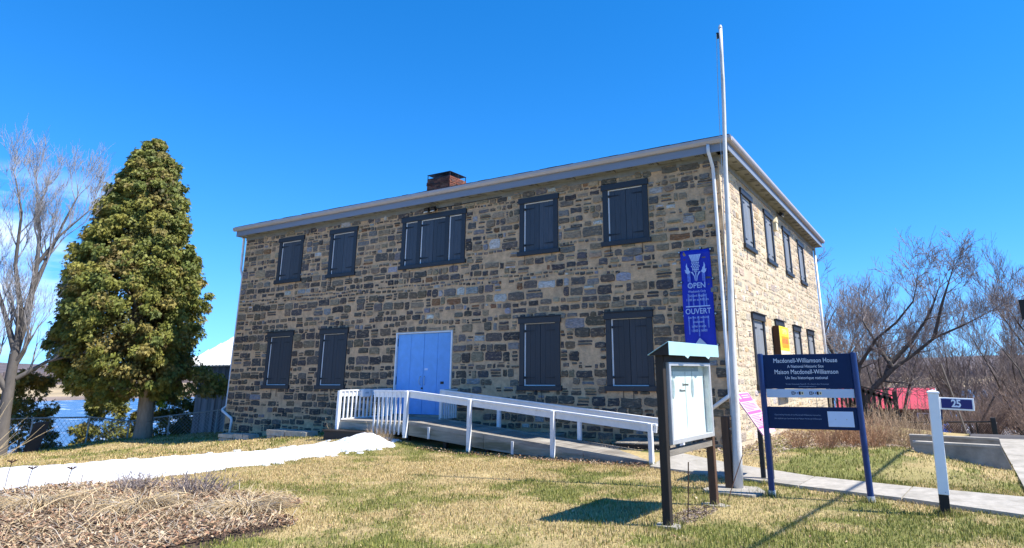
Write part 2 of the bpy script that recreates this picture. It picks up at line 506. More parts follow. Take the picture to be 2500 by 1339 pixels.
mixg = lawn_mix(cx_, cy_)[:, None]
straw = np.array([.40, .305, .145]); green = np.array([.17, .175, .045])
colf = straw * (1 - mixg) + green * mixg
colf = colf * (.68 + .5 * fnoise(cx_, cy_, 3., 41, 3)[:, None])
BED = np.array([(-3.9, -8.75), (-5.0, -8.25), (-6.2, -8.0), (-8.0, -7.9), (-9.3, -8.6), (-9.8, -9.9), (-8.5, -12.5), (-5.0, -12.5), (-3.4, -11.0), (-3.3, -10.0), (-3.3, -9.2)])
def in_poly(x, y, poly):
    r = np.full(x.shape, False); j = len(poly) - 1
    for i in range(len(poly)):
        xi, yi, xj, yj = *poly[i], *poly[j]
        r ^= ((yi > y) != (yj > y)) & (x < (xj - xi) * (y - yi) / (yj - yi + 1e-12) + xi); j = i
    return r
soil = in_poly(cx_, cy_, BED)[:, None]
colf = np.where(soil, np.array([.085, .058, .04]), colf)
bank = (ss(-24.6, -26.5, cx_) + ss(8.5, 11, cy_))[:, None].clip(0, 1)
colf = colf * (1 - bank) + np.array([.20, .14, .09]) * (.6 + .8 * fnoise(cx_, cy_, 1.5, 51, 3)[:, None]) * bank
M['ground'] = mat('ground_soil', attr=True, rough=.95, var=.3, scale=14, bump=.6, bscale=30, bdist=.02)
o = link_mesh('ground', np_mesh('ground', V, F, colf), M['ground'], None)
tag(o, kind='structure')

# far side of the river: fields and wooded hills, one ring
na, rr_ = 260, np.concatenate([np.linspace(250, 620, 30), np.linspace(650, 5200, 36)])
ang = np.linspace(0, 2 * np.pi, na, endpoint=False)
A, RR = np.meshgrid(ang, rr_)
hx, hy = RR * np.sin(A), RR * np.cos(A)
shore = 335 + 110 * ss(-.6, .9, np.cos(A - .2)) + 26 * (fnoise(np.cos(A) * 6 + 9, np.sin(A) * 6 + 9, 1., 3) - .5)
rise = RR - shore
hz = -10.5 + 2.6 * ss(-6, 16, rise) + 3.4 * ss(15, 320, rise) + 12 * ss(420, 1000, rise) * (.55 + .9 * fnoise(A * 3, RR * .002, 2., 8)) + 62 * ss(1100, 3400, rise) * (.35 + .9 * fnoise(np.cos(A) * 5 + 20, np.sin(A) * 5 + 20, 1., 12))
hz = hz + ss(430, 560, rise) * 9 * fnoise(hx, hy, .02, 61, 3)
V = np.stack([hx.ravel(), hy.ravel(), hz.ravel()], 1)
nr = len(rr_)
i0 = (np.arange(nr - 1)[:, None] * na + np.arange(na)[None, :])
i1 = (np.arange(nr - 1)[:, None] * na + (np.arange(na)[None, :] + 1) % na)
F = np.stack([i0.ravel(), i1.ravel(), (i1 + na).ravel(), (i0 + na).ravel()], 1)
rc = rise.ravel()[F].mean(1); xc, yc, _ = V[F].mean(1).T
wood = ss(380, 470, rc + 80 * (fnoise(xc, yc, .01, 71) - .5))[:, None]
mud = (1 - ss(10, 60, rc))[:, None]
fld = np.array([.32, .245, .14]) * (.7 + .6 * fnoise(xc, yc, .012, 81, 3)[:, None])
cw = np.array([.105, .085, .085]) * (.6 + .8 * fnoise(xc, yc, .03, 91, 3)[:, None])
cf = fld * (1 - wood) + cw * wood
cf = cf * (1 - mud) + np.array([.22, .17, .14]) * mud
M['hill'] = mat('hill_ground', attr=True, rough=1., var=.35, scale=.05)
tag(link_mesh('hills', np_mesh('hills', V, F, cf, True), M['hill'], None), kind='structure')

# river
m = bpy.data.materials.new('river_water'); m.use_nodes = True
n, l = m.node_tree.nodes, m.node_tree.links
bs = n['Principled BSDF']; bs.inputs['Roughness'].default_value = .22; bs.inputs['IOR'].default_value = 1.33
t = n.new('ShaderNodeTexCoord'); mpn = n.new('ShaderNodeMapping'); mpn.inputs['Scale'].default_value = (.03, .09, 1); mpn.inputs['Rotation'].default_value = (0, 0, R(60))
l.new(t.outputs['Object'], mpn.inputs['Vector'])
nz = n.new('ShaderNodeTexNoise'); nz.inputs['Scale'].default_value = 2.2; nz.inputs['Detail'].default_value = 8; nz.inputs['Roughness'].default_value = .7
l.new(mpn.outputs[0], nz.inputs['Vector'])
cr2 = n.new('ShaderNodeValToRGB')
cr2.color_ramp.elements[0].position = .56; cr2.color_ramp.elements[0].color = (.035, .085, .19, 1)
cr2.color_ramp.elements[1].position = .64; cr2.color_ramp.elements[1].color = (.62, .68, .78, 1)
l.new(nz.outputs['Fac'], cr2.inputs['Fac']); l.new(cr2.outputs['Color'], bs.inputs['Base Color'])
nz2 = n.new('ShaderNodeTexNoise'); nz2.inputs['Scale'].default_value = 22; nz2.inputs['Detail'].default_value = 5
l.new(mpn.outputs[0], nz2.inputs['Vector'])
bp = n.new('ShaderNodeBump'); bp.inputs['Strength'].default_value = .5; bp.inputs['Distance'].default_value = .5
l.new(nz2.outputs['Fac'], bp.inputs['Height']); l.new(bp.outputs[0], bs.inputs['Normal'])
mb = MB()
mb.add([(700 * math.sin(k / 48 * 2 * math.pi), 700 * math.cos(k / 48 * 2 * math.pi), RIVER_Z) for k in range(48)], [tuple(range(48))])
tag(mb.build('river', m), kind='structure')

# ------------------------------------------------------------------ paved paths
def strip(name, left, right, z, mt, thick=.12, kind='structure'):
    mb = MB()
    n_ = len(left)
    vs = [(x, y, z + dz) for (x, y), dz in zip(left, [0] * n_)] + [(x, y, z) for (x, y) in right]
    vs += [(x, y, z - thick) for (x, y) in left] + [(x, y, z - thick) for (x, y) in right]
    fs = []
    for k in range(n_ - 1):
        fs += [(k, k + 1, n_ + k + 1, n_ + k), (k, 2 * n_ + k, 2 * n_ + k + 1, k + 1), (n_ + k, n_ + k + 1, 3 * n_ + k + 1, 3 * n_ + k)]
    fs += [(0, n_, 3 * n_, 2 * n_), (n_ - 1, 3 * n_ - 1, 4 * n_ - 1, 2 * n_ - 1)]
    mb.add(vs, fs)
    return mb


# slabs of the walk from the ramp to the pavement, each its own piece
path = bpy.data.objects.new('path', None); COL.objects.link(path); ROOT['path'] = Vector((0, 0, 0)); path["kind"] = "structure"
pts_far = [(-1.25, -.85), (.3, -1.62), (1.9, -2.22), (3.46, -2.64), (5.02, -2.9)]
pts_near = [(-1.25, -2.3), (.2, -2.78), (1.82, -3.36), (3.36, -3.78), (4.92, -4.42)]
for k in range(4):
    a0, a1, b0, b1 = map(Vector, (pts_far[k], pts_far[k + 1], pts_near[k], pts_near[k + 1]))
    g = .012
    u = (a1 - a0).normalized() * g; w = (b1 - b0).normalized() * g
    q = [a0 + u, a1 - u, b1 - w, b0 + w]
    zz = [max(-.15, Hs(p_.x, p_.y) + .025) for p_ in q]
    mb = MB()
    mb.hexa([(q[3].x, q[3].y, -.3), (q[2].x, q[2].y, -.3), (q[1].x, q[1].y, -.3), (q[0].x, q[0].y, -.3), (q[3].x, q[3].y, zz[3] + .002 * k), (q[2].x, q[2].y, zz[2] + .002 * k), (q[1].x, q[1].y, zz[1] + .002 * k), (q[0].x, q[0].y, zz[0] + .002 * k)])
    mb.build('slab', M['concrete'], path)
pav = bpy.data.objects.new('pavement', None); COL.objects.link(pav); ROOT['pavement'] = Vector((0, 0, 0)); pav["kind"] = "structure"
for k in range(11):
    y0 = -16 + k * 2.1; y1 = y0 + 2.085
    xl = lambda y: 5.06 + .022 * y + (0.0 if y < 1 else .0)
    mb = MB()
    mb.hexa([(xl(y0), y0, -.3), (xl(y0) + 1.6, y0, -.3), (xl(y1) + 1.6, y1, -.3), (xl(y1), y1, -.3), (xl(y0), y0, -.145), (xl(y0) + 1.6, y0, -.145), (xl(y1) + 1.6, y1, -.145), (xl(y1), y1, -.145)])
    mb.build('slab', M['concrete'], pav)
mb = MB(); mb.box((4.6, 7.25, -.3), (40, 8.6, -.152)); tag(mb.build('driveway', M['asphalt']), kind='structure')
mb = MB(); mb.box((6.95, -40, -.42), (14, 7.2, -.262)); tag(mb.build('road', M['asphalt']), kind='structure')
mb = MB(); mb.box((6.78, -40, -.4), (6.94, 7.2, -.148)); tag(mb.build('kerb', M['concrete']), kind='structure')

# ------------------------------------------------------------------ stone house
W, D = 18.83, 14.14
WT = 6.95                       # soffit height
house = thing('stone_house', (0, 0, 0), 'two-storey rubble stone house with hipped roof, dark shutters and pale blue double doors', 'house')
FRONT = Matrix(((1, 0, 0, 0), (0, -1, 0, 0), (0, 0, 1, 0), (0, 0, 0, 1)))            # (u, out, v) -> world
SIDE = Matrix(((0, 1, 0, 0), (1, 0, 0, 0), (0, 0, 1, 0), (0, 0, 0, 1)))
U_WIN = [(-16.79, -15.37), (-14.03, -12.63), (-10.61, -7.925), (-5.995, -4.63), (-3.285, -1.90)]
L_WIN = [(-16.87, -15.44), (-14.1, -12.72), None, (-5.96, -4.59), (-3.29, -1.93)]
S_WIN = [(1.86, 3.16), (4.62, 5.88), (7.41, 8.65), (10.13, 11.43)]
T_WIN = [(2.0, 3.44), (4.78, 6.06), (7.58, 8.93), (10.25, 11.72)]
ZU = (4.94, 6.655); ZL = (1.233, 3.184); ZS = (4.90, 6.58); ZT = (1.23, 3.185)
DOOR = (-10.56, -8.32, .47, 2.945)
ei, es = .045, .04
front_holes = [(a + ei, b - ei, ZU[0] + .02, ZU[1] - .02) for a, b in U_WIN] + [(w[0] + ei, w[1] - ei, ZL[0] + .02, ZL[1] - .02) for w in L_WIN if w] + [DOOR]
side_holes = [(a + es, b - es, ZS[0] + .02, ZS[1] - .02) for a, b in S_WIN] + [(a + es, b - es, ZT[0] + .02, ZT[1] - .02) for a, b in T_WIN]


def wall(T, u0, u1, v0, v1, holes, name, mt, depth=.35):
    us = sorted({u0, u1} | {h[0] for h in holes} | {h[1] for h in holes})
    vs_ = sorted({v0, v1} | {h[2] for h in holes} | {h[3] for h in holes})
    mb = MB(T)
    def inside(u, v): return any(h[0] < u < h[1] and h[2] < v < h[3] for h in holes)
    for a, b in zip(us, us[1:]):
        for c, d in zip(vs_, vs_[1:]):
            if not inside((a + b) / 2, (c + d) / 2):
                mb.add([(a, 0, c), (b, 0, c), (b, 0, d), (a, 0, d)], [(0, 1, 2, 3)])
    for a, b, c, d in holes:
        mb.add([(a, 0, c), (b, 0, c), (b, 0, d), (a, 0, d), (a, -depth, c), (b, -depth, c), (b, -depth, d), (a, -depth, d)], [(0, 1, 5, 4), (1, 2, 6, 5), (2, 3, 7, 6), (3, 0, 4, 7), (4, 5, 6, 7)])
    return mb.build(name, mt, house)


front_wall = wall(FRONT, -W, 0, -1.0, WT + .05, front_holes, 'front_wall', M['mortar'])
side_wall = wall(SIDE, 0, D, -1.6, WT + .05, side_holes, 'side_wall', M['mortar_sunlit'])
mb = MB(); mb.add([(-W, 0, -1.2), (-W, D, -2.5), (-W, D, WT), (-W, 0, WT), (0, D, -2.5), (0, D, WT)], [(0, 1, 2, 3), (1, 4, 5, 2)])
mb.build('rear_wall', M['mortar'], house)


def pick(pal):
    r = random.random() * sum(p[0] for p in pal)
    for w, c in pal:
        r -= w
        if r <= 0: break
    k = random.uniform(.85, 1.4)
    return tuple(min(.9, max(.004, ch * k * random.uniform(.95, 1.05))) for ch in c)


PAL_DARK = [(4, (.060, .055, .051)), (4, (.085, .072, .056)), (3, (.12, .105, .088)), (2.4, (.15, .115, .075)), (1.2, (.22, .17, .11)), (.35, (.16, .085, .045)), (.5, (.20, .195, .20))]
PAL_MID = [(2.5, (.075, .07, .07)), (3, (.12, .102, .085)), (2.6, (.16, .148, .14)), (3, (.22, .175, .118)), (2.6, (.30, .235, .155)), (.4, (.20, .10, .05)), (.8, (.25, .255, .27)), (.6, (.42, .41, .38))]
PAL_SUNLIT = [(5, (.50, .41, .29)), (4, (.44, .37, .27)), (3, (.37, .325, .265)), (2, (.55, .45, .325)), (1.1, (.29, .25, .21)), (.9, (.43, .30, .18)), (1.2, (.48, .44, .40))]  # the front's stones made paler: sunlight painted into the tone, with smeared mortar


def stone_poly(u0, u1, v0, v1, j):
    w, h = u1 - u0, v1 - v0
    c = min(w, h)
    k = [random.uniform(.03, .24) * c for _ in range(8)]
    J = lambda s: random.uniform(-s, s)
    pts = [(u0 + k[0], v0), (u0 + w * random.uniform(.4, .6), v0 + J(j)), (u1 - k[1], v0), (u1, v0 + k[2]), (u1 + J(j), v0 + h * random.uniform(.4, .6)), (u1, v1 - k[3]),
           (u1 - k[4], v1), (u0 + w * random.uniform(.4, .6), v1 + J(j)), (u0 + k[5], v1), (u0, v1 - k[6]), (u0 + J(j), v0 + h * random.uniform(.4, .6)), (u0, v0 + k[7])]
    return [(a + J(j * .5), b + J(j * .5)) for a, b in pts]


def clip_cell(c, holes, gap):
    u0, u1, v0, v1 = c
    for a, b, cc, d in holes:
        a, b, cc, d = a - gap, b + gap, cc - gap, d + gap
        if u1 <= a or u0 >= b or v1 <= cc or v0 >= d: continue
        opt = [(u0, min(u1, a), v0, v1), (max(u0, b), u1, v0, v1), (u0, u1, v0, min(v1, cc)), (u0, u1, max(v0, d), v1)]
        opt = [q for q in opt if q[1] - q[0] > .06 and q[3] - q[2] > .045]
        if not opt: return None
        u0, u1, v0, v1 = max(opt, key=lambda q: (q[1] - q[0]) * (q[3] - q[2]))
    return (u0, u1, v0, v1)


def lay_stones(u0, u1, v0, v1, holes, side):
    cells = []
    v = v0
    while v < v1 - .05:
        rh = random.choice((.17, .20, .22, .25, .28, .30)) * random.uniform(.92, 1.08) * (.85 if side else 1.)
        if random.random() < .10: rh = random.uniform(.09, .13)
        if v + rh > v1: rh = v1 - v
        ph = random.uniform(0, 6.28); am = random.uniform(.008, .03)
        u = u0 + random.uniform(.0, .04)
        while u < u1 - .06:
            w = rh * random.choice((.7, 1.0, 1.3, 1.6, 1.9, 2.4)) * random.uniform(.85, 1.15)
            w = max(.11, min(w, .62))
            if u + w > u1: w = u1 - u
            wob = am * math.sin(u * 1.7 + ph) + .012 * math.sin(u * 5.1 + ph * 2)
            mg = random.uniform(.010, .028)
            a, b, c, d = u + mg, u + w - mg * random.uniform(.5, 1.2), v + wob + random.uniform(.006, .024), v + rh + wob - random.uniform(.006, .024)
            u += w
            r = random.random()
            if r < .06: continue                         # bare mortar
            if r < .20 and rh > .15:                     # two or three slivers
                k = 2 if rh < .22 else 3
                hh = (d - c) / k
                for q in range(k):
                    if random.random() < .82: cells.append((a + random.uniform(0, .05), b - random.uniform(0, .05), c + q * hh + .008, c + (q + 1) * hh - .010))
            elif r < .30 and rh > .15:                   # squat stone with a chip on top
                m_ = c + (d - c) * random.uniform(.6, .75)
                cells.append((a, b, c, m_))
                cells.append((a + random.uniform(0, .06), b - random.uniform(0, .06), m_ + .022, d))
            else:
                cells.append((a, b, c + random.uniform(0, .02), d - random.uniform(0, .02)))
        v += rh
    out = []
    for c in cells:
        c = clip_cell(c, holes, .022)
        if c and c[1] - c[0] > .05 and c[3] - c[2] > .025: out.append(c)
    return out


def stone_geo(c, T, side, pal):
    u0, u1, v0, v1 = c
    j = min(.022, .12 * min(u1 - u0, v1 - v0))
    p = stone_poly(u0, u1, v0, v1, j)
    cu, cv = (u0 + u1) / 2, (v0 + v1) / 2
    small = min(u1 - u0, v1 - v0)
    dep = random.uniform(.004, .014) if side else random.uniform(.012, .042)
    k = 1 - min(.28, .026 / small)
    n_ = len(p)
    tilt = (random.uniform(-.02, .02), random.uniform(-.03, .03))
    vs = [(a, -.012, b) for a, b in p] + [(cu + (a - cu) * k, dep + (a - cu) * tilt[0] + (b - cv) * tilt[1], cv + (b - cv) * k) for a, b in p]
    vs.append((cu, dep + random.uniform(0, .008), cv))
    fs = [(q, (q + 1) % n_, n_ + (q + 1) % n_, n_ + q) for q in range(n_)] + [(n_ + q, n_ + (q + 1) % n_, 2 * n_) for q in range(n_)]
    return [T @ Vector(q) for q in vs], fs, pal


def build_stones(T, cells, side, wall_obj, n_single, near):
    """the n_single largest in view become stones of their own, the rest one joined part"""
    view = Vector((4.1154, -15.2175, 1.65))
    def size(c):
        p = T @ Vector(((c[0] + c[1]) / 2, 0, (c[2] + c[3]) / 2))
        nrm = (T @ Vector((0, 1, 0))) - (T @ Vector((0, 0, 0)))
        d = view - p
        return (c[1] - c[0]) * (c[3] - c[2]) * abs(d.normalized().dot(nrm)) / d.length_squared
    cells = sorted(cells, key=size, reverse=True)
    rest = MB()
    for k, c in enumerate(cells):
        cu, cv = (c[0] + c[1]) / 2, (c[2] + c[3]) / 2
        if side:
            col = pick(PAL_SUNLIT)
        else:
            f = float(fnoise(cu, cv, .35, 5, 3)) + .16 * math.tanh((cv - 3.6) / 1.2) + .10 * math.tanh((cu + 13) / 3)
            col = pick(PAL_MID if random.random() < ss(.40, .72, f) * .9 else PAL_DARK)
        vs, fs, _ = stone_geo(c, T, side, col)
        if k < n_single:
            q = MB(); q.add(vs, fs, col)
            q.build('stone', M['stone'], wall_obj)
        else:
            rest.add(vs, fs, col)
    rest.build('stone_field', M['stone'], wall_obj, kind='stuff')


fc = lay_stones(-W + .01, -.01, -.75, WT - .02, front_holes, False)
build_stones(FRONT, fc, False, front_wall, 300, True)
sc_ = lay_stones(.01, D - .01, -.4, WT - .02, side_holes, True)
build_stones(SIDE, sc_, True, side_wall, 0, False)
# long lintel stones over the lower openings
for (a, b), z in [((-17.0, -15.3), 3.2), ((-14.25, -12.55), 3.2), ((-10.8, -8.1), 2.97)]:
    pass

# ------------------------------------------------------------------ shuttered windows
def part_empty(name, parent):
    o = bpy.data.objects.new(name, None); COL.objects.link(o); o.parent = parent; o.empty_display_size = .1
    ROOT[o.name] = ROOT[parent.name]
    return o


def hinge(mb, u, v, sgn, ln, h=.045, out=.0):
    mb.add([(u, out, v - h / 2), (u + sgn * ln, out, v - .006), (u + sgn * ln, out, v + .006), (u, out, v + h / 2),
            (u, out + .01, v - h / 2), (u + sgn * ln, out + .01, v - .006), (u + sgn * ln, out + .01, v + .006), (u, out + .01, v + h / 2)],
           [(4, 5, 6, 7), (0, 1, 5, 4), (2, 3, 7, 6), (0, 3, 7, 4), (1, 2, 6, 5)])
    mb.box((u - sgn * .03 if sgn > 0 else u, out, v - .035), (u if sgn > 0 else u + .03, out + .016, v + .035))


def window(T, u0, u1, z0, z1, leaves, upper, hooks=True, cap=False, leaf_mat='shutter_paint'):
    jw = .15; hh = .165; sh = .125; ear = .035
    a, b = u0 + ear, u1 - ear
    w = part_empty('window', house)
    f = MB(T); f.bbox((a, -.10, z0 + sh), (a + jw, .035, z1 - hh)); f.build('jamb', M['slate_paint'], w)
    f = MB(T); f.bbox((b - jw, -.10, z0 + sh), (b, .035, z1 - hh)); f.build('jamb', M['slate_paint'], w)
    # mullions
    inner = (a + jw, b - jw)
    spans = [inner]
    if leaves == 'triple':
        w_ = inner[1] - inner[0]
        spans = [(inner[0], inner[0] + .215 * w_), (inner[0] + .285 * w_, inner[0] + .715 * w_), (inner[0] + .785 * w_, inner[1])]
        for s0, s1 in ((spans[0][1], spans[1][0]), (spans[1][1], spans[2][0])):
            f = MB(T); f.bbox((s0, -.10, z0 + sh), (s1, .03, z1 - hh)); f.build('mullion', M['slate_paint'], w)
    q = MB(T); q.bbox((u0, -.10, z1 - hh), (u1, .06, z1)); q.build('header', M['slate_paint'], w)
    if cap:
        q = MB(T); q.bbox((u0 - .015, -.05, z1), (u1 + .015, .10, z1 + .03)); q.build('drip_cap', M['slate_paint'], w)
    q = MB(T); q.bbox((u0 - .02, -.10, z0), (u1 + .02, .075, z0 + sh)); q.build('sill', M['slate_paint'], w)
    lo, hi = z0 + sh, z1 - hh
    for (s0, s1) in spans:
        gl, gt, gb = .042, (.026 if upper else .012), (.0 if upper else .022)
        for bx in [((s0 + .001, -.095, lo), (s0 + gl, -.006, hi)), ((s0 + gl, -.095, hi - gt), (s1 - .01, -.006, hi))] + ([((s0 + gl, -.095, lo), (s1 - .01, -.006, lo + gb))] if gb else []):
            li = MB(T); li.box(*bx); li.build('sash_edge', M['white_paint'], w)
        n_l = 2 if (s1 - s0) > .6 else 1
        x0 = s0 + gl + .004; x1 = s1 - .006
        lw = (x1 - x0) / n_l
        for k in range(n_l):
            q = MB(T)
            p0 = x0 + k * lw; p1 = p0 + lw - .008
            nb = 3
            for j in range(nb):
                q.bbox((p0 + j * (p1 - p0) / nb + .001, -.06, lo + gb + .005), (p0 + (j + 1) * (p1 - p0) / nb - .001, -.004 - .002 * (j % 2), hi - gt - .006), .003)
            q.build('shutter', M[leaf_mat], w)
            for v in (lo + .17 * (hi - lo) * .75, hi - .17 * (hi - lo) * .72):
                right_hung = n_l == 1 and s0 > spans[0][0] + 1
                if k == 0 and not right_hung:
                    ir = MB(T); hinge(ir, p0, v, 1, (p1 - p0) * .62); ir.build('hinge', M['black_iron'], w)
                if k == n_l - 1 and n_l > 1 or right_hung:
                    ir = MB(T); hinge(ir, p1, v, -1, (p1 - p0) * .62); ir.build('hinge', M['black_iron'], w)
    if hooks:
        for fu in ((.17, .83) if upper else (.36, .56)):
            q = MB(T); uu = u0 + (u1 - u0) * fu
            q.tube((uu, .03, z0), (uu, .03, z0 - .24), .008, n=6); q.tube((uu, .03, z0 - .24), (uu + .03, .03, z0 - .255), .008, n=6)
            q.build('shutter_hook', M['black_iron'], w)
    return w


for k, (a, b) in enumerate(U_WIN): window(FRONT, a, b, ZU[0], ZU[1], 'triple' if k == 2 else 'pair', True)
for wn_ in L_WIN:
    if wn_: window(FRONT, wn_[0], wn_[1], ZL[0], ZL[1], 'pair', False, cap=True, leaf_mat='dark_shutter')
for k, (a, b) in enumerate(S_WIN): window(SIDE, a, b, ZS[0], ZS[1], 'pair', True, hooks=(k in (0, 3)), leaf_mat='sunlit_shutter')
for k, (a, b) in enumerate(T_WIN): window(SIDE, a, b, ZT[0], ZT[1], 'pair', False, hooks=False, cap=True, leaf_mat='sunlit_shutter')

# ------------------------------------------------------------------ doors
door = part_empty('door', house)
for bx in (((DOOR[0] - .01, -.12, DOOR[2]), (DOOR[0] + .045, .03, DOOR[3])), ((DOOR[1] - .045, -.12, DOOR[2]), (DOOR[1] + .01, .03, DOOR[3])), ((DOOR[0] + .045, -.12, DOOR[3] - .045), (DOOR[1] - .045, .03, DOOR[3]))):
    q = MB(FRONT); q.bbox(*bx); q.build('frame', M['white_paint'], door)
FRONT_D = FRONT @ Matrix.Translation((0, -.045, 0))
dw = (DOOR[1] - DOOR[0] - .1) / 4
for k in range(4):
    q = MB(FRONT_D); x0 = DOOR[0] + .05 + k * dw
    q.bbox((x0 + .004, -.10, DOOR[2] + .06), (x0 + dw - .004, .012 + .003 * (k % 2), DOOR[3] - .05), .006)
    q.build('leaf', M['door_blue'], door)
xm = (DOOR[0] + DOOR[1]) / 2
for s in (-1, 1):
    q = MB(FRONT_D); q.pipe([(xm + s * .07, .016, 1.62), (xm + s * .09, .06, 1.60), (xm + s * .10, .07, 1.5), (xm + s * .09, .06, 1.4), (xm + s * .07, .016, 1.38)], .011, 6); q.build('handle', M['steel'], door)
q = MB(FRONT_D); q.bbox((xm + .06, .014, 1.80), (xm + .19, .022, 1.86), .003); q.build('notice', M['plate_white'], door)
q = MB(FRONT_D); q.bbox((xm + .70, .016, 1.40), (xm + .82, .03, 1.47), .004); q.build('letter_slot', M['black_iron'], door)
q = MB(FRONT_D); q.bbox((xm - .05, .014, 1.25), (xm + .02, .024, 1.30), .004); q.build('lock', M['black_iron'], door)
for x, z in ((DOOR[0] + .04, 2.65), (DOOR[0] + .04, 1.5), (DOOR[1] - .05, 2.6), (DOOR[1] - .05, 1.6)):
    q = MB(FRONT_D); q.bbox((x, .012, z - .12), (x + .014, .034, z + .12), .003); q.build('hinge', M['black_iron'], door)
q = MB(FRONT); q.box((DOOR[0] - .05, -.1, DOOR[2] - .02), (DOOR[1] + .05, .10, DOOR[2] + .055)); q.build('threshold', M['deck'], door)

# ------------------------------------------------------------------ eaves and roof
OF, OS, OL = .36, .36, .16
x0, x1, y0, y1 = -W - OL, OS, -OF, D + OF
fz0, fz1 = 6.93, 7.18
for (a, b) in (((x0, y0, fz0), (x1, y0 + .025, fz1)), ((x1 - .025, y0 + .03, fz0), (x1, y1, fz1)), ((x0, y0 + .03, fz0), (x0 + .025, y1, fz1))):
    q = MB(); q.bbox(a, b, .004); q.build('fascia', M['fascia'], house)
# soffit boards with dark vent gaps
def soffit_run(front):
    n_ = 31 if front else 24
    L0, L1 = ((x0 + .03, x1 - .03) if front else (y0 + .06, y1))
    st = (L1 - L0) / n_
    for k in range(n_):
        a, b = L0 + k * st, L0 + (k + 1) * st - .035
        z = 6.965 - .012 * (k % 2)
        q = MB()
        if front: q.box((a, y0 + .027, z), (b, .02, z + .02))
        else: q.box((.0, a, z), (x1 - .027, b, z + .02))
        q.build('soffit_board', M['soffit'], house)
        q = MB()
        for j in range(3):
            if front: q.box((b - .2 + j * .05, y0 + .08, z - .004), (b - .18 + j * .05, y0 + .2, z - .001))
            else: q.box((x1 - .2, b - .2 + j * .05, z - .004), (x1 - .08, b - .18 + j * .05, z - .001))
        q.build('vent_slot', M['black_iron'], house, kind='stuff')
soffit_run(True); soffit_run(False)
q = MB(); q.box((x0 + .03, y0 + .03, 7.0), (x1 - .03, y1 - .03, 7.12)); q.build('eave_deck', M['dark_wood'], house)
q = MB(); q.box((-W, -.025, 6.80), (0.0, -.001, 6.955)); q.build('frieze', M['soffit'], house)
q = MB(); q.box((.001, -.02, 6.78), (.028, D, 6.955)); q.build('frieze', M['soffit'], house)
# gutters: K-profile
prof = [(0, 7.135), (.07, 7.135), (.10, 7.175), (.115, 7.205), (.115, 7.27), (.10, 7.27), (.10, 7.24), (0, 7.24)]
q = MB(); q.prism([(x0 - .10, y0 - p, z) for p, z in prof], (x1 + .115 - (x0 - .10), 0, 0)); q.build('gutter', M['gutter'], house)
q = MB(); q.prism([(x1 + p, y0 - .0, z) for p, z in prof], (0, y1 - y0 + .1, 0)); q.build('gutter', M['gutter'], house)
# hipped roof, shingles along the edge
ridge = 8.52
e = .06
cnr = [(x0 - e, y0 - e), (x1 + e, y0 - e), (x1 + e, y1 + e), (x0 - e, y1 + e)]
q = MB()
rz = 7.275
ym = D / 2
vs = [(x, y, rz) for x, y in cnr] + [(x0 + 7.2, ym, ridge), (x1 - 7.2, ym, ridge)] + [(x, y, rz - .03) for x, y in cnr]
q.add(vs, [(0, 1, 5, 4), (1, 2, 5), (2, 3, 4, 5), (3, 0, 4), (0, 6, 7, 1), (1, 7, 8, 2), (2, 8, 9, 3), (3, 9, 6, 0)])
roof = q.build('roof', M['shingle'], house)
q = MB()
x = x0 - e
while x < x1 + e:
    w = random.uniform(.22, .36); q.box((x, y0 - e - .012, rz - .012 + random.uniform(0, .006)), (min(x + w - .01, x1 + e), y0 - e + .2, rz + .022 + random.uniform(0, .016))); x += w
q.build('shingle_edge', M['shingle'], roof, kind='stuff')

# ------------------------------------------------------------------ chimney
CX0, CX1, CY0, CY1 = -14.13, -12.86, 5.0, 6.1
q = MB(); q.box((CX0 + .012, CY0 + .012, 8.0), (CX1 - .012, CY1 - .012, 9.88)); chim = q.build('chimney', M['chimney_mortar'], house)
def brick_col():
    return pick([(4, (.16, .055, .035)), (2, (.12, .045, .03)), (2, (.22, .085, .05)), (1, (.09, .05, .042))])
zc = 9.885; row = 0
low = MB()
while zc > 8.1:
    h = .065; g = .011
    off = .10 if row % 2 else 0
    ex = .02 if row in (2, 3) else 0
    for face in range(4):
        L0, L1 = ((CX0 - ex, CX1 + ex) if face < 2 else (CY0 + .1, CY1 - .1))
        p = L0 - off
        while p < L1 - .02:
            a, b = max(p, L0), min(p + .205, L1)
            p += .216
            if b - a < .04: continue
            j = random.uniform(-.004, .006)
            if face == 0: bx = ((a, CY0 - ex - j, zc - h), (b, CY0 + .1, zc))
            elif face == 1: bx = ((a, CY1 - .1, zc - h), (b, CY1 + ex + j, zc))
            elif face == 2: bx = ((CX1 - .1, a, zc - h), (CX1 + ex + j, b, zc))
            else: bx = ((CX0 - ex - j, a, zc - h), (CX0 + .1, b, zc))
            c = brick_col()
            if row < 9 and face in (0, 2):
                t = MB(); t.bbox(*bx, e=.004, col=c); t.build('brick', M['brick'], chim)
            else: low.box(*bx, col=c)
    zc -= h + g; row += 1
low.build('brick_course', M['brick'], chim, kind='stuff')
for px in (CX0 + .02, CX1 - .02):
    for py in (CY0 + .02, (CY0 + CY1) / 2, CY1 - .02):
        q = MB(); q.box((px - .012, py - .012, 9.88), (px + .012, py + .012, 10.07)); q.build('cap_post', M['dark_metal'], chim)
for py in (CY0 + .02, CY1 - .02):
    q = MB(); q.box((CX0, py - .01, 9.89), (CX1, py + .01, 9.91)); q.build('cap_rail', M['dark_metal'], chim)
q = MB(); q.bbox((CX0 - .005, CY0 - .005, 10.07), (CX1 + .005, CY1 + .005, 10.09), .004); q.build('cap_plate', M['dark_metal'], chim)

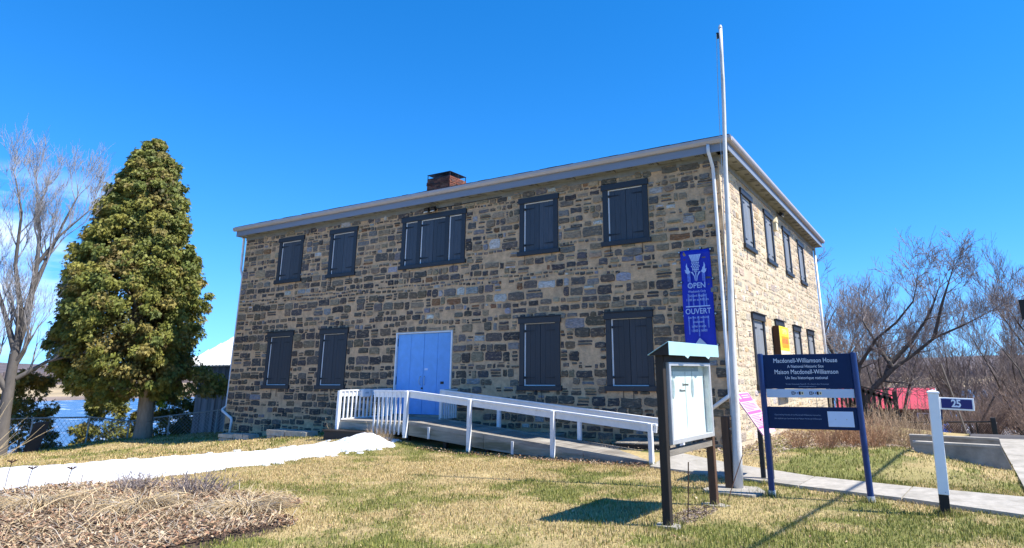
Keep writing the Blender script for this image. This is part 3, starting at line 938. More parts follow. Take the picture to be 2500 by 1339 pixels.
# ------------------------------------------------------------------ downspouts, lights
def spout(pts, label=None):
    q = MB(); q.pipe(pts, .045, 8); return q.build('downspout', M['white_paint'], house, smooth=True)
spout([(-.12, y0 - .06, 7.12), (-.12, y0 - .06, 6.95), (-.13, -.10, 6.66), (-.13, -.07, 6.5), (-.13, -.07, 1.25), (-.14, -.1, 1.15), (-.56, -.16, .86)])
spout([(-19.0, y0 + .1, 7.1), (-19.02, .0, 6.9), (-19.06, .06, 5.7), (-18.9, .06, 5.4), (-18.9, .06, .62), (-18.95, -.06, .5), (-18.9, -.09, .45), (-18.3, -.1, .2), (-18.27, -.1, .12), (-18.3, -.1, -.32)])
spout([(.06, D + .05, 6.9), (.06, D + .05, .0)])


def floodlight(T, u, v, n_):
    for k in range(n_):
        q = MB(T); uu = u + k * .26
        q.obox((uu, .16, v), (.085, 0, 0), (0, .05, -.035), (0, .035, .055))
        fl = q.build('floodlight', M['black_iron'], house)
        q = MB(T); q.obox((uu, .195, v - .062), (.072, 0, 0), (0, .042, -.03), (0, .006, .008)); q.build('lens', M['flood'], fl)
        q = MB(T); q.tube((uu, .02, v + .07), (uu, .14, v + .03), .018, n=6); q.build('arm', M['black_iron'], fl)
floodlight(FRONT, -9.42, 6.76, 2)
floodlight(SIDE, 6.75, 6.83, 1)
q = MB(); q.pipe([(-9.1, -.03, 6.79), (-8.4, -.03, 6.80), (-6.6, -.03, 6.83)], .012, 6); q.build('conduit', M['black_iron'], house)
q = MB(SIDE); q.box((5.95, 0, 6.15), (6.2, .12, 6.42)); q.prism([(5.93, 0, 6.42), (6.22, 0, 6.42), (6.075, 0, 6.60)], (0, .14, 0)); q.build('meter_box', M['cream'], house)
# cable stapled to the side wall
q = MB(); q.pipe([(.02, .35, 5.6), (.02, .45, 4.4), (.02, .42, 2.0)], .008, 5); q.build('conduit', M['black_iron'], house)

# ------------------------------------------------------------------ wooden ramp and landing
ramp = thing('wooden_ramp', (-6, -1.4, Hs(-6, -1.4)), 'grey timber access ramp with white railings rising to the blue doors', 'ramp')
LZ = .47; RX0, RX1 = -8.06, -1.25; RZ1 = -.155
YF, YB = -2.0, -.8
def rz_(x): return LZ + (RZ1 - LZ) * (x - RX0) / (RX1 - RX0)
def rail_z(x): return 1.25 + (.63 - 1.25) * (x + 8.06) / (-1.28 + 8.06)
nP = 18
for k in range(nP):                       # landing boards run along X
    ya = YF + (0 - YF - .02) * k / nP; yb = YF + (0 - YF - .02) * (k + 1) / nP - .008
    q = MB(); q.bbox((-10.66, ya, LZ - .038), (RX0, yb, LZ + random.uniform(-.002, .002)), .004); q.build('deck_board', M['deck'], ramp)
nR = 48
for k in range(nR):                       # ramp boards run across
    xa = RX0 + .004 + (RX1 - RX0) * k / nR; xb = RX0 + (RX1 - RX0) * (k + 1) / nR - .006
    dz = random.uniform(-.002, .002)
    q = MB(); q.hexa([(xa, YF, rz_(xa) - .038 + dz), (xb, YF, rz_(xb) - .038 + dz), (xb, YB, rz_(xb) - .038 + dz), (xa, YB, rz_(xa) - .038 + dz), (xa, YF, rz_(xa) + dz), (xb, YF, rz_(xb) + dz), (xb, YB, rz_(xb) + dz), (xa, YB, rz_(xa) + dz)])
    q.build('deck_board', M['deck'], ramp)
for yy, s in ((YF - .022, 1), (YB + .022, -1)):      # edge kerb and skirt boards
    for xa, xb in ((RX0 + .06, -5.6), (-5.59, -2.9), (-2.89, RX1)):
        q = MB(); q.hexa([(xa, yy - .02, rz_(xa) - .06), (xb, yy - .02, rz_(xb) - .06), (xb, yy + .02, rz_(xb) - .06), (xa, yy + .02, rz_(xa) - .06), (xa, yy - .02, rz_(xa) + .045), (xb, yy - .02, rz_(xb) + .045), (xb, yy + .02, rz_(xb) + .045), (xa, yy + .02, rz_(xa) + .045)])
        q.build('edge_board', M['deck'], ramp)
        lo = lambda x: max(rz_(x) - .30, Hs(x, yy) - .08)
        q = MB(); y2 = yy - s * .004
        q.hexa([(xa, y2 - .018, lo(xa)), (xb, y2 - .018, lo(xb)), (xb, y2 + .018, lo(xb)), (xa, y2 + .018, lo(xa)), (xa, y2 - .018, rz_(xa) - .063), (xb, y2 - .018, max(rz_(xb) - .063, lo(xb) + .01)), (xb, y2 + .018, max(rz_(xb) - .063, lo(xb) + .01)), (xa, y2 + .018, rz_(xa) - .063)])
        q.build('skirt_board', M['skirt'], ramp)
for x in (-7.3, -4.75):                   # battens on the skirt
    q = MB(); q.bbox((x - .035, YF - .075, rz_(x) - .30), (x + .035, YF - .045, rz_(x) - .02), .004); q.build('batten', M['old_white'], ramp)
# landing rim, dark joists below
q = MB(); q.bbox((-10.66, YF - .03, LZ - .24), (RX0, YF - .002, LZ - .04), .004); q.build('rim_board', M['skirt'], ramp)
q = MB(); q.bbox((-10.70, YF, LZ - .24), (-10.67, -.03, LZ - .04), .004); q.build('rim_board', M['skirt'], ramp)
for x in (-10.5, -9.3, -8.2):
    for y in (-1.8, -.3): 
        q = MB(); q.box((x - .05, y - .05, Hs(x, y) - .2), (x + .05, y + .05, LZ - .06)); q.build('leg', M['dark_wood'], ramp)
for x in (-6.9, -5.6, -4.2):
    for y in (-1.85, -.95):
        q = MB(); q.box((x - .05, y - .05, Hs(x, y) - .2), (x + .05, y + .05, rz_(x) - .06)); q.build('leg', M['dark_wood'], ramp)
# step in front of the landing
q = MB(); q.bbox((-10.85, -2.38, .19), (-9.25, -2.05, .225), .006); q.build('step_tread', M['dark_wood'], ramp)
q = MB(); q.box((-10.8, -2.34, Hs(-10, -2.4) - .1), (-9.3, -2.08, .189)); q.build('step_riser', M['black_base'], ramp)
# posts
PW = .046
def post(x, y, z0, z1):
    q = MB(); q.bbox((x - PW, y - PW, z0), (x + PW, y + PW, z1), .006); q.build('post', M['white_paint'], ramp)
YP = YF - .095
post(-10.62, YP + .04, Hs(-10.6, -2.1) - .1, 1.25); post(RX0, YP, .10, 1.25)
for x in (-6.0, -3.64): post(x, YP, Hs(x, YP) - .1, rail_z(x) + .01)
post(-1.28, YP, Hs(-1.28, YP) - .1, rail_z(-1.28) + .02)
post(RX0, YB + .1, .2, 1.25)
for x in (-6.1, -3.7, -1.1): post(x, YB + .1, Hs(x, YB) - .1, rail_z(x) - .02)
def rail(p, q_, h=.135, w=.036):
    q = MB(); q.bar(p, q_, w, h); q.build('rail', M['white_paint'], ramp)
    q = MB(); u = Vector((0, 0, h / 2 + .022)); q.bar(Vector(p) + u, Vector(q_) + u, .10, .038); q.build('rail_cap', M['white_paint'], ramp)
RY = YP + PW + .02
rail((RX0 + .02, RY, 1.16), (-1.16, RY, rail_z(-1.16) - .09))
rail((RX0 + .02, YB + .035, 1.16), (-.98, YB + .035, rail_z(-.98) - .10))
rail((-9.3, RY, 1.16), (RX0 - .02, RY, 1.16))
rail((-10.62, YF - .02, 1.16), (-10.62, -.06, 1.16))
rail((RX0, YB + .15, 1.16), (RX0, -.06, 1.16))
def balusters(p, q_, n_, z0, z1, w=.021):
    p, q_ = Vector(p), Vector(q_)
    for k in range(n_):
        c = p.lerp(q_, (k + .5) / n_)
        t = MB(); t.bbox((c.x - w, c.y - w, z0), (c.x + w, c.y + w, z1), .004); t.build('baluster', M['white_paint'], ramp)
balusters((-10.585, YF + .02, 0), (-10.585, -.06, 0), 13, LZ + .002, 1.22)
balusters((-9.33, YP + .055, 0), (RX0 - .04, YP + .055, 0), 8, .16, 1.22)
balusters((RX0 + .03, YB + .17, 0), (RX0 + .03, -.05, 0), 6, LZ + .002, 1.22)
q = MB(); q.bbox((-10.58, YF + .01, LZ + .003), (-10.55, -.05, LZ + .035), .003); q.build('bottom_rail', M['white_paint'], ramp)
box = thing('intercom_box', (-10.52, -1.1, 1.12), 'small white rounded plastic box with grey slot fixed on the landing rail', 'box')
q = MB(); q.bbox((-10.595, -1.33, 1.05), (-10.49, -1.0, 1.28), .03); q.build('case', M['white_paint'], box, smooth=False)
q = MB(); q.bbox((-10.49, -1.22, 1.15), (-10.483, -1.09, 1.20), .002); q.build('slot', M['paper_grey'], box)

# timber covers and stone blocks along the foot of the wall
def slatted_cover(cx, cy, lx, ly, z, label, nb, tilt):
    t = thing('timber_cover', (cx, cy, Hs(cx, cy)), label, 'cover', None)
    T = Matrix.Translation((cx, cy, z)) @ Matrix.Rotation(tilt, 4, 'X')
    for k in range(nb):
        q = MB(T); a = -lx / 2 + lx * k / nb
        q.bbox((a + .003, -ly / 2, -.03), (a + lx / nb - .004, ly / 2, random.uniform(0, .008)), .004); q.build('plank', M['grey_wood'], t)
    q = MB(T); q.bbox((-lx / 2 + .01, -ly / 2 + .012, -.16), (lx / 2 - .01, -ly / 2 + .05, -.032), .004); q.build('front_board', M['dark_wood'], t)
    q = MB(T); q.bbox((lx / 2 - .05, -ly / 2 + .055, -.16), (lx / 2 - .012, ly / 2 - .01, -.032), .004); q.build('side_board', M['grey_wood'], t)
    q = MB(T); q.bbox((-lx / 2 + .012, -ly / 2 + .055, -.16), (-lx / 2 + .05, ly / 2 - .01, -.032), .004); q.build('side_board', M['grey_wood'], t)
slatted_cover(-4.95, -.36, .95, .62, .16, 'smaller grey timber cover at the wall behind the middle of the ramp', 6, R(4))
slatted_cover(-2.05, -.40, 1.35, .72, .13, 'larger grey slatted timber cover at the wall beside the ramp end', 8, R(4))
def rough_block(name, pts, z0, z1, label, cat, mt, seed=1):
    rnd = random.Random(seed)
    (a, b, c, d) = pts
    o = thing(name, ((a + b) / 2, (c + d) / 2, z0), label, cat)
    nu = max(3, int((b - a) / .28))
    for r in range(2):
        u = a
        while u < b - .05:
            w = rnd.uniform(.22, .5) if r == 0 else rnd.uniform(.45, .9)
            w = min(w, b - u)
            zz0 = z0 if r == 0 else z0 + (z1 - z0) * .62
            zz1 = z0 + (z1 - z0) * .60 if r == 0 else z1 + rnd.uniform(-.015, .015)
            q = MB(); J = lambda: rnd.uniform(-.02, .02)
            vs = []
            for zz in (zz0, zz1):
                for (xx, yy) in ((u + .01, c), (u + w - .01, c), (u + w - .01, d), (u + .01, d)): vs.append((xx + J(), yy + J() - (.03 if r else 0), zz + J() * .6))
            q.hexa(vs); q.build('stone', mt, o)
            u += w
    return o
rough_block('stone_ledge', (-16.7, -15.15, -1.55, -1.15), -.5, -.13, 'short pale stone ledge at the downspout by the house corner', 'ledge', M['stone_block'], 3)
rough_block('stone_ledge', (-14.2, -12.4, -1.6, -1.15), -.34, .05, 'long pale stone ledge at the wall between downspout and landing', 'ledge', M['stone_block'], 5)

# ------------------------------------------------------------------ lettering helper
def text(body, size, T, mt, parent, name='lettering', align='CENTER', sx_=1.0, bold=0.0, spacing=1.0):
    cu = bpy.data.curves.new('txt', 'FONT')
    cu.body = body; cu.size = size; cu.align_x = align; cu.align_y = 'CENTER'
    cu.resolution_u = 3; cu.extrude = .0012; cu.offset = bold; cu.space_character = spacing
    ob = bpy.data.objects.new('txt', cu); COL.objects.link(ob)
    bpy.context.view_layer.update()
    dg = bpy.context.evaluated_depsgraph_get()
    me = bpy.data.meshes.new_from_object(ob.evaluated_get(dg))
    bpy.data.objects.remove(ob); bpy.data.curves.remove(cu)
    off = ROOT[parent.name]
    me.transform(Matrix.Translation(-off) @ T @ Matrix.Scale(sx_, 4, (1, 0, 0)))
    me.materials.clear(); me.name = name
    return link_mesh(name, me, mt, parent)


def face(origin, u, v):
    """matrix with local x along u, local y along v, z out"""
    u, v = Vector(u).normalized(), Vector(v).normalized(); w = u.cross(v)
    return Matrix(((u.x, v.x, w.x, origin[0]), (u.y, v.y, w.y, origin[1]), (u.z, v.z, w.z, origin[2]), (0, 0, 0, 1)))


# ------------------------------------------------------------------ hanging banner
bn = thing('wall_banner', (-.75, -.06, 2.2), 'royal blue vertical banner with thistle emblem laced to the stone wall', 'banner')
bx0, bx1, bz0, bz1 = -1.13, -.37, 2.16, 4.60
nu_, nv_ = 9, 25
vs = []; fs = []
for j in range(nv_):
    for i in range(nu_):
        u = i / (nu_ - 1); v = j / (nv_ - 1)
        vs.append((bx0 + (bx1 - bx0) * u + .02 * (1 - v), -.055 - .012 * math.sin(u * 9 + v * 4) - .015 * math.sin(v * 6), bz0 + (bz1 - bz0) * v))
for j in range(nv_ - 1):
    for i in range(nu_ - 1): fs.append((j * nu_ + i, j * nu_ + i + 1, (j + 1) * nu_ + i + 1, (j + 1) * nu_ + i))
q = MB(); q.add(vs, fs); cloth = q.build('cloth', M['banner'], bn, smooth=True)
md = cloth.modifiers.new('thickness', 'SOLIDIFY'); md.thickness = .004
BY = -.092
BF = face((-.74, BY, 3.4), (1, 0, 0), (0, 0, 1))
def bpoly(pts, name, mt='banner_ink', dy=0.):
    q = MB(BF); q.prism([(x, y, dy) for x, y in pts], (0, 0, .002)); return q.build(name, M[mt], bn)
# faded vertical streaks first
for xs, y1, y0 in [(-.2, .70, .42), (-.16, .68, .25), (.17, .70, .42), (.21, .66, .3), (-.22, .12, -.22), (-.1, .12, -.2), (.05, .12, -.25), (.16, .12, -.2), (.22, .1, -.18), (-.24, -.42, -.85), (-.13, -.42, -.80), (0, -.42, -.9), (.12, -.42, -.78), (.24, -.42, -.7)]:
    bpoly([(xs - .02, y1), (xs + .02, y1), (xs + .016, y0), (xs - .016, y0)], 'faded_streak', 'banner_fade', -.0015)
# thistle: crown of bristles, bulb of lozenges, stem and two leaves
for k in range(7):
    a = (k - 3) / 3
    bpoly([(.135 * a - .02, 1.08), (.135 * a + .02, 1.08), (.075 * a + .009, .90), (.075 * a - .009, .90)], 'thistle_bristle')
rows = 6
for r in range(rows):
    v = .87 - r * .042
    hw = (.085, .095, .098, .09, .07, .04)[r]
    n_ = 5 if r % 2 == 0 else 4
    for k in range(n_):
        x = (k - (n_ - 1) / 2) / ((5 - 1) / 2) * hw * .95
        bpoly([(x - .019, v), (x, v - .024), (x + .019, v), (x, v + .024)], 'thistle_scale')
bpoly([(-.014, .64), (.014, .64), (.005, .42), (-.005, .42)], 'thistle_stem')
for s in (-1, 1):
    bpoly([(s * .13, .64), (s * .10, .62), (s * .05, .55), (s * .03, .45), (s * .015, .42), (s * .03, .55), (s * .08, .66)], 'thistle_stem')
    bpoly([(s * .13, .655), (s * .20, .60), (s * .255, .64), (s * .275, .72), (s * .235, .70), (s * .245, .80), (s * .215, .88), (s * .205, .78), (s * .17, .74), (s * .17, .70)], 'thistle_leaf')
def serif_caps(body, size, y, sx_):
    text(body, size, BF @ Matrix.Translation((0, y, 0)), M['banner_ink'], bn, sx_=sx_, bold=.002)
serif_caps('OPEN', .185, .31, .95)
for k, s in enumerate(('Weekends Only', 'July and August', '11:00 am to 4:00 pm')): text(s, .082, BF @ Matrix.Translation((0, .17 - k * .1, 0)), M['banner_ink'], bn, sx_=.82)
bpoly([(-.30, -.175), (.30, -.175), (.30, -.20), (-.30, -.20)], 'rule_line')
serif_caps('OUVERT', .185, -.31, .90)
for k, s in enumerate(('Les fins de semaine', 'seulement', 'juillet et août', '11h00 à 16h00')): text(s, .08, BF @ Matrix.Translation((0, -.45 - k * .105, 0)), M['banner_ink'], bn, sx_=.82)
bpoly([(-.22, -1.20), (.0, -.93), (.30, -1.22)], 'printed_gable', 'pale_blue')
for x, z in ((bx0 - .02, bz1 - .03), (bx1 + .02, bz1 - .02), (bx0 + .0, 3.82), (bx1 + .03, 3.86), (bx0 + .01, 3.0), (bx1 + .04, 3.02), (-.9, bz1 + .03), (-.6, bz1 + .03), (bx1 + .04, 2.3)):
    q = MB(); q.tube((x, -.075, z), (x, -.02, z), .022, .03, 8); q.build('grommet', M['steel'], bn)
    q = MB(); q.tube((x, -.06, z), (x, .0, z), .034, .034, 8); q.build('bracket', M['black_iron'], bn)

# ------------------------------------------------------------------ yellow and red panel on the side wall
ys = thing('poster_panel', (.16, 4.9, 1.0), 'yellow and red printed poster panel on a brown box against the sunlit side wall', 'poster')
q = MB(); q.bbox((.03, 4.35, 1.02), (.20, 5.72, 2.98), .006); q.build('backing_box', M['brown_edge'], ys)
q = MB(); q.box((.2025, 4.40, 2.28), (.206, 5.70, 2.98)); q.build('yellow_print', M['yellow'], ys)
q = MB(); q.box((.2025, 4.40, 1.04), (.206, 5.70, 2.278)); q.build('cream_print', M['cream'], ys)
q = MB(); q.box((.207, 4.62, 2.36), (.209, 5.62, 2.70)); q.build('orange_block', M['orange'], ys)
SF = lambda y, z: face((.2105, y, z), (0, 1, 0), (0, 0, 1))
text('OPEN', .22, SF(5.1, 2.83), M['cream'], ys, sx_=1.2)
text('AUTORISÉ', .2, SF(5.12, 2.55), M['red_print'], ys, sx_=.95)
text('DATE', .30, SF(5.15, 2.02), M['red_print'], ys, sx_=1.2)

# ------------------------------------------------------------------ notice kiosk
k0, k1 = Vector((.90, -6.95, -.2)), Vector((1.02, -5.39, -.2))
ku = (k1 - k0).normalized(); kn = Vector((ku.y, -ku.x, 0))      # kn faces the path
ks = thing('notice_kiosk', (k0 + k1) / 2, 'dark timber notice board with glazed white panel and pale teal roof on two posts', 'notice board')
def kp(u, n_, z): return k0 + ku * u + kn * n_ + Vector((0, 0, z + .2))
KL = (k1 - k0).length
TK = Matrix(((ku.x, kn.x, 0, k0.x), (ku.y, kn.y, 0, k0.y), (0, 0, 1, 0), (0, 0, 0, 1)))      # (u, n, z)
for u, m_ in ((0, 'dark_wood'), (KL, 'brown_wood')):
    q = MB(TK); q.bbox((u - .042, -.055, -.3), (u + .042, .055, 1.90), .005); q.build('post', M[m_], ks)
q = MB(TK); q.bbox((.052, -.055, .80), (KL - .052, -.02, 1.84), .003); q.build('back_board', M['dark_wood'], ks)
q = MB(TK); q.bbox((.052, -.04, .62), (KL - .052, .05, .70), .004); q.build('cross_bar', M['grey_wood'], ks)
# cabinet: box frame, white board, glass
for bx in (((.06, -.018, .76), (.11, .10, 1.80)), ((KL - .11, -.018, .76), (KL - .06, .10, 1.80)), ((.112, -.018, 1.75), (KL - .112, .10, 1.80)), ((.112, -.018, .76), (KL - .112, .10, .82))):
    q = MB(TK); q.bbox(*bx, e=.004); q.build('cabinet_frame', M['alu'], ks)
q = MB(TK); q.box((.112, -.016, .822), (KL - .112, -.004, 1.748)); nb_ = q.build('notice_sheet', M['board'], ks)
q = MB(TK); q.box((.115, .075, .822), (KL - .115, .079, 1.748)); q.build('glass_door', M['glass'], ks)
q = MB(TK); q.box((KL * .5 - .004, -.003, .825), (KL * .5 + .004, .0, 1.745)); q.build('sheet_seam', M['paper_grey'], ks)
for uu in (.36, 1.02):
    q = MB(TK); pts = [(uu + .045 * math.sin(t), -.002, 1.45 + .13 * math.cos(t)) for t in np.linspace(0, 2 * math.pi, 14)[:-1]]
    q.prism(pts, (0, .004, 0)); tq = q.build('leaf_tag', M['paper_grey'], ks)
    q = MB(TK); q.box((uu - .004, -.002, 1.58), (uu + .004, .002, 1.74)); q.build('tag_string', M['paper_grey'], ks)
q = MB(TK); q.box((.112, -.003, 1.68), (KL - .3, .001, 1.745)); q.build('header_strip', M['paper_grey'], ks)
KF = lambda u, z: face(TK @ Vector((u, .001, z)), ku, (0, 0, 1))
text('Bienvenue', .05, KF(.78, 1.50), M['black_iron'], ks); text('Welcome', .05, KF(.66, 1.42), M['black_iron'], ks)
# roof: pale front lip, sloping back
q = MB(TK); q.prism([(-.09, .17, 2.05), (-.09, .17, 1.885), (-.09, -.12, 1.885)], (KL + .19, 0, 0)); q.build('roof_frame', M['dark_wood'], ks)
q = MB(TK); q.bbox((-.10, .172, 1.885), (KL + .11, .18, 2.06), .002); q.build('roof_lip', M['teal_metal'], ks)
q = MB(TK); q.hexa([(-.10, .17, 2.052), (KL + .11, .17, 2.052), (KL + .11, -.135, 1.885), (-.10, -.135, 1.885), (-.10, .17, 2.062), (KL + .11, .17, 2.062), (KL + .11, -.135, 1.895), (-.10, -.135, 1.895)]); q.build('roof_sheet', M['teal_metal'], ks)
q = MB(TK); q.bbox((-.02, -.05, 1.80), (KL + .02, .065, 1.884), .004); q.build('head_beam', M['dark_wood'], ks)
for u in (.45, 1.2):
    q = MB(TK); q.prism([(u - .08, .182, 1.89), (u + .1, .182, 1.885), (u + .02, .19, 1.85)], (0, .004, 0)); q.build('torn_edge', M['teal_metal'], ks)
for u, lab in ((0, 1), (KL, 2)):
    rn = random.Random(lab)
    c = TK @ Vector((u, 0, -.2))
    q = MB(); pts = [(c.x + .2 * math.cos(t) * rn.uniform(.8, 1.2), c.y + .13 * math.sin(t) * rn.uniform(.8, 1.2), -.26) for t in np.linspace(0, 2 * math.pi, 9)[:-1]]
    q.prism(pts, (0, 0, .085)); q.build('footing', M['concrete'], ks)

# ------------------------------------------------------------------ flagpole
fp = thing('flagpole', (.94, -3.99, -.2), 'tall weathered white wooden flagpole bolted to a dark stub post', 'flagpole')
lean = Vector((.31, .08, 8.36))
P0 = Vector((.985, -3.97, -.16))
pts = []; rad = []
for k in range(15):
    t = k / 14
    pts.append(P0 + lean * t + Vector((.007 * math.sin(t * 17), .006 * math.cos(t * 13), 0))); rad.append(.034 + .050 * (1 - t) ** 2 + .0015 * math.sin(t * 40))
q = MB(); q.pipe(pts, rad, 12); q.build('pole', M['old_white'], fp, smooth=True)
q = MB(); q.tube(pts[-1], pts[-1] + Vector((0, 0, .06)), .042, .025, 10); q.build('cap', M['old_white'], fp)
q = MB(); q.bbox((.80, -4.06, -.22), (.915, -3.9, .95), .008); q.build('stub_post', M['brown_wood'], fp)
q = MB(); a = P0 + lean * .985; q.bbox((a.x - .085, a.y - .03, a.z - .09), (a.x - .04, a.y + .02, a.z + .03), .006); q.build('pulley', M['black_iron'], fp)
rp = [P0 + lean * (.985 - k * .085) + Vector((-.075 - .012 * math.sin(k), -.03, 0)) for k in range(11)]
q = MB(); q.pipe(rp, .006, 5); q.build('halyard', M['paper_grey'], fp)
q = MB(); q.prism([(.50, -4.28, -.25), (.62, -4.5, -.25), (1.36, -4.55, -.25), (1.48, -4.15, -.25), (1.25, -3.72, -.25), (.60, -3.74, -.25)], (0, 0, .09)); q.build('concrete_pad', M['concrete'], fp)
for z in (.0, .75):
    q = MB(); q.tube((.78, -3.97, z), (1.05, -3.97, z), .012, n=6); q.build('bolt', M['steel'], fp)

# ------------------------------------------------------------------ navy site sign
s0, s1 = Vector((1.59, -4.26, -.2)), Vector((2.97, -4.09, -.2))
su = (s1 - s0).normalized(); sn = Vector((su.y, -su.x, 0))
sg = thing('site_sign', (s0 + s1) / 2, 'navy blue bilingual house name sign on two round blue posts', 'sign')
TS = Matrix(((su.x, sn.x, 0, s0.x), (su.y, sn.y, 0, s0.y), (0, 0, 1, 0), (0, 0, 0, 1)))
SL = (s1 - s0).length
for u in (0, SL):
    q = MB(TS); q.tube((u, 0, -.25), (u, 0, 1.94), .046, .046, 16, cap=True); q.build('post', M['navy_post'], sg, smooth=False)
    q = MB(TS); q.tube((u, 0, -.26), (u, 0, -.11), .062, .056, 14); q.build('sleeve', M['alu'], sg)
    q = MB(TS); q.tube((u, 0, 1.94), (u, 0, 1.955), .046, .03, 14); q.build('post_cap', M['navy'], sg)
q = MB(TS); q.bbox((.046, -.03, 1.405), (SL - .046, .012, 1.935), .004); q.build('name_panel', M['navy'], sg)
q = MB(TS); q.bbox((.05, -.03, 1.27), (SL - .05, .012, 1.40), .003); q.build('logo_strip', M['pale_blue'], sg)
q = MB(TS); q.bbox((.046, -.03, .80), (SL - .046, .012, 1.13), .004); q.build('lower_panel', M['navy'], sg)
q = MB(TS); q.bbox((SL * .665, .013, .845), (SL - .10, .018, 1.07), .002); q.build('blank_plate', M['plate_white'], sg)
SFc = lambda u, z: face(TS @ Vector((u, .0135, z)), su, (0, 0, 1))
c_ = SL / 2 - .02
text('Macdonell-Williamson House', .098, SFc(c_, 1.835), M['letter'], sg, sx_=.82)
text('A National Historic Site', .062, SFc(c_, 1.745), M['letter'], sg, sx_=.90)
text('Maison Macdonell-Williamson', .098, SFc(c_, 1.66), M['letter'], sg, sx_=.80)
text('Un lieu historique national', .062, SFc(c_, 1.57), M['letter'], sg, sx_=.95)
text('25 des Outaouais Road R. 25, chemin des Outaouais', .03, SFc(c_, 1.475), M['letter_dim'], sg)
text('www.heritagetrust.on.ca', .026, SFc(c_, 1.44), M['letter_dim'], sg)
text('Operated by Friends of the Macdonell-Williamson House Inc.', .03, SFc(SL * .35, 1.01), M['letter_dim'], sg, sx_=.92)
text('Site exploité par Les Amis de la Maison Macdonell-Williamson', .03, SFc(SL * .35, .955), M['letter_dim'], sg, sx_=.92)
lg = [('navy', 0, .045), ('pale_blue', .047, .03), ('banner_ink', .079, .026), ('brown_edge', .107, .03), ('cream', .139, .042)]
for ub in (SL * .31, SL * .50):
    for mm, du, ww in lg:
        q = MB(TS); q.box((ub + du, .0125, 1.315), (ub + du + ww, .0145, 1.362)); q.build('logo_square', M[mm], sg)
        q = MB(TS); q.box((ub + du + ww * .3, .0147, 1.325), (ub + du + ww * .7, .0155, 1.352)); q.build('logo_mark', M['black_iron' if mm != 'navy' else 'pale_blue'], sg)
for u in (SL * .665 + .11, SL - .2):
    q = MB(TS); q.tube((u, .0185, .955), (u, .021, .955), .008, n=8); q.build('screw', M['steel'], sg)

# ------------------------------------------------------------------ pink interpretive panel
pk = thing('interpretive_panel', (1.16, -3.0, Hs(1.16, -3.)), 'slanted pink information panel on black post behind the navy sign', 'panel')
A_, B_, C_, D_ = Vector((.84, -3.3, 1.3)), Vector((.84, -2.3, 1.3)), Vector((1.31, -3.3, .61)), Vector((1.31, -2.3, .61))
def pkp(u, v): return (A_.lerp(B_, u)).lerp(C_.lerp(D_, u), v)
pn_ = (B_ - A_).cross(C_ - A_).normalized()
if pn_.x < 0: pn_ = -pn_
def pquad(u0, u1, v0, v1, d, name, mt):
    q = MB(); q.prism([pkp(u0, v0) + pn_ * d, pkp(u1, v0) + pn_ * d, pkp(u1, v1) + pn_ * d, pkp(u0, v1) + pn_ * d], pn_ * .003); return q.build(name, M[mt], pk)
q = MB(); q.prism([pkp(0, 0) - pn_ * .02, pkp(1, 0) - pn_ * .02, pkp(1, 1) - pn_ * .02, pkp(0, 1) - pn_ * .02], pn_ * .02); q.build('board', M['pink_pale'], pk)
pquad(.04, .96, .03, .22, .001, 'title_band', 'pink'); pquad(.04, .96, .46, .52, .001, 'title_band', 'pink'); pquad(.04, .96, .82, .86, .001, 'title_band', 'pink')
pquad(.12, .26, .06, .16, .005, 'crest', 'pink_pale')
for v in (.07, .12): pquad(.36, .86, v, v + .025, .005, 'title_line', 'pink_pale')
for k in range(18):
    v = .25 + k * .034
    if .44 < v < .53 or v > .81: continue
    pquad(.08, .90 if k % 5 else .6, v, v + .012, .001, 'text_line', 'pink')
for u, v in ((.4, .62),):
    p = pkp(.5, .62); q = MB(); q.bbox((p.x - .04, p.y - .03, -.4), (p.x + .04, p.y + .03, p.z - .03), .004); q.build('post', M['black_rail'], pk)
    p = pkp(.45, .96); q = MB(); q.bbox((p.x - .035, p.y - .03, -.4), (p.x + .035, p.y + .03, p.z - .03), .004); q.build('post', M['black_rail'], pk)

# ------------------------------------------------------------------ house number post
np_ = thing('number_post', (3.92, -4.59, -.2), 'white capped post carrying the blue house number plate 25', 'post')
TN = Matrix.Translation((3.92, -4.59, 0)) @ Matrix.Rotation(R(2.4), 4, 'Y') @ Matrix.Rotation(R(4), 4, 'Z')
q = MB(TN); q.bbox((-.064, -.064, .065), (.064, .064, 1.36), .004); q.build('sleeve', M['number_white'], np_)
q = MB(TN); q.bbox((-.074, -.074, 1.36), (.074, .074, 1.385), .004); q.add([(-.07, -.07, 1.385), (.07, -.07, 1.385), (.07, .07, 1.385), (-.07, .07, 1.385), (0, 0, 1.412)], [(0, 1, 4), (1, 2, 4), (2, 3, 4), (3, 0, 4)]); q.build('cap', M['number_white'], np_)
q = MB(TN); q.bbox((-.062, -.060, -.45), (.055, .060, .064), .004); q.build('base', M['black_base'], np_)
q = MB(TN); q.bbox((.062, -.035, 1.155), (.47, -.012, 1.315), .004); q.build('plate_frame', M['number_white'], np_)
q = MB(TN); q.bbox((.085, -.0385, 1.175), (.448, -.0352, 1.297), .002); q.build('plate', M['number_blue'], np_)
q = MB(TN); q.bbox((.066, -.005, 1.02), (.085, .012, 1.155), .003); q.build('bracket', M['navy'], np_)
text('25', .135, TN @ face((.262, -.0398, 1.237), (1, 0, 0), (0, 0, 1)), M['letter'], np_, name='number', sx_=.9, bold=.004, spacing=.92)
q = MB(TN); q.tube((.02, -.064, .10), (.02, -.068, .10), .006, n=8); q.build('screw', M['steel'], np_)

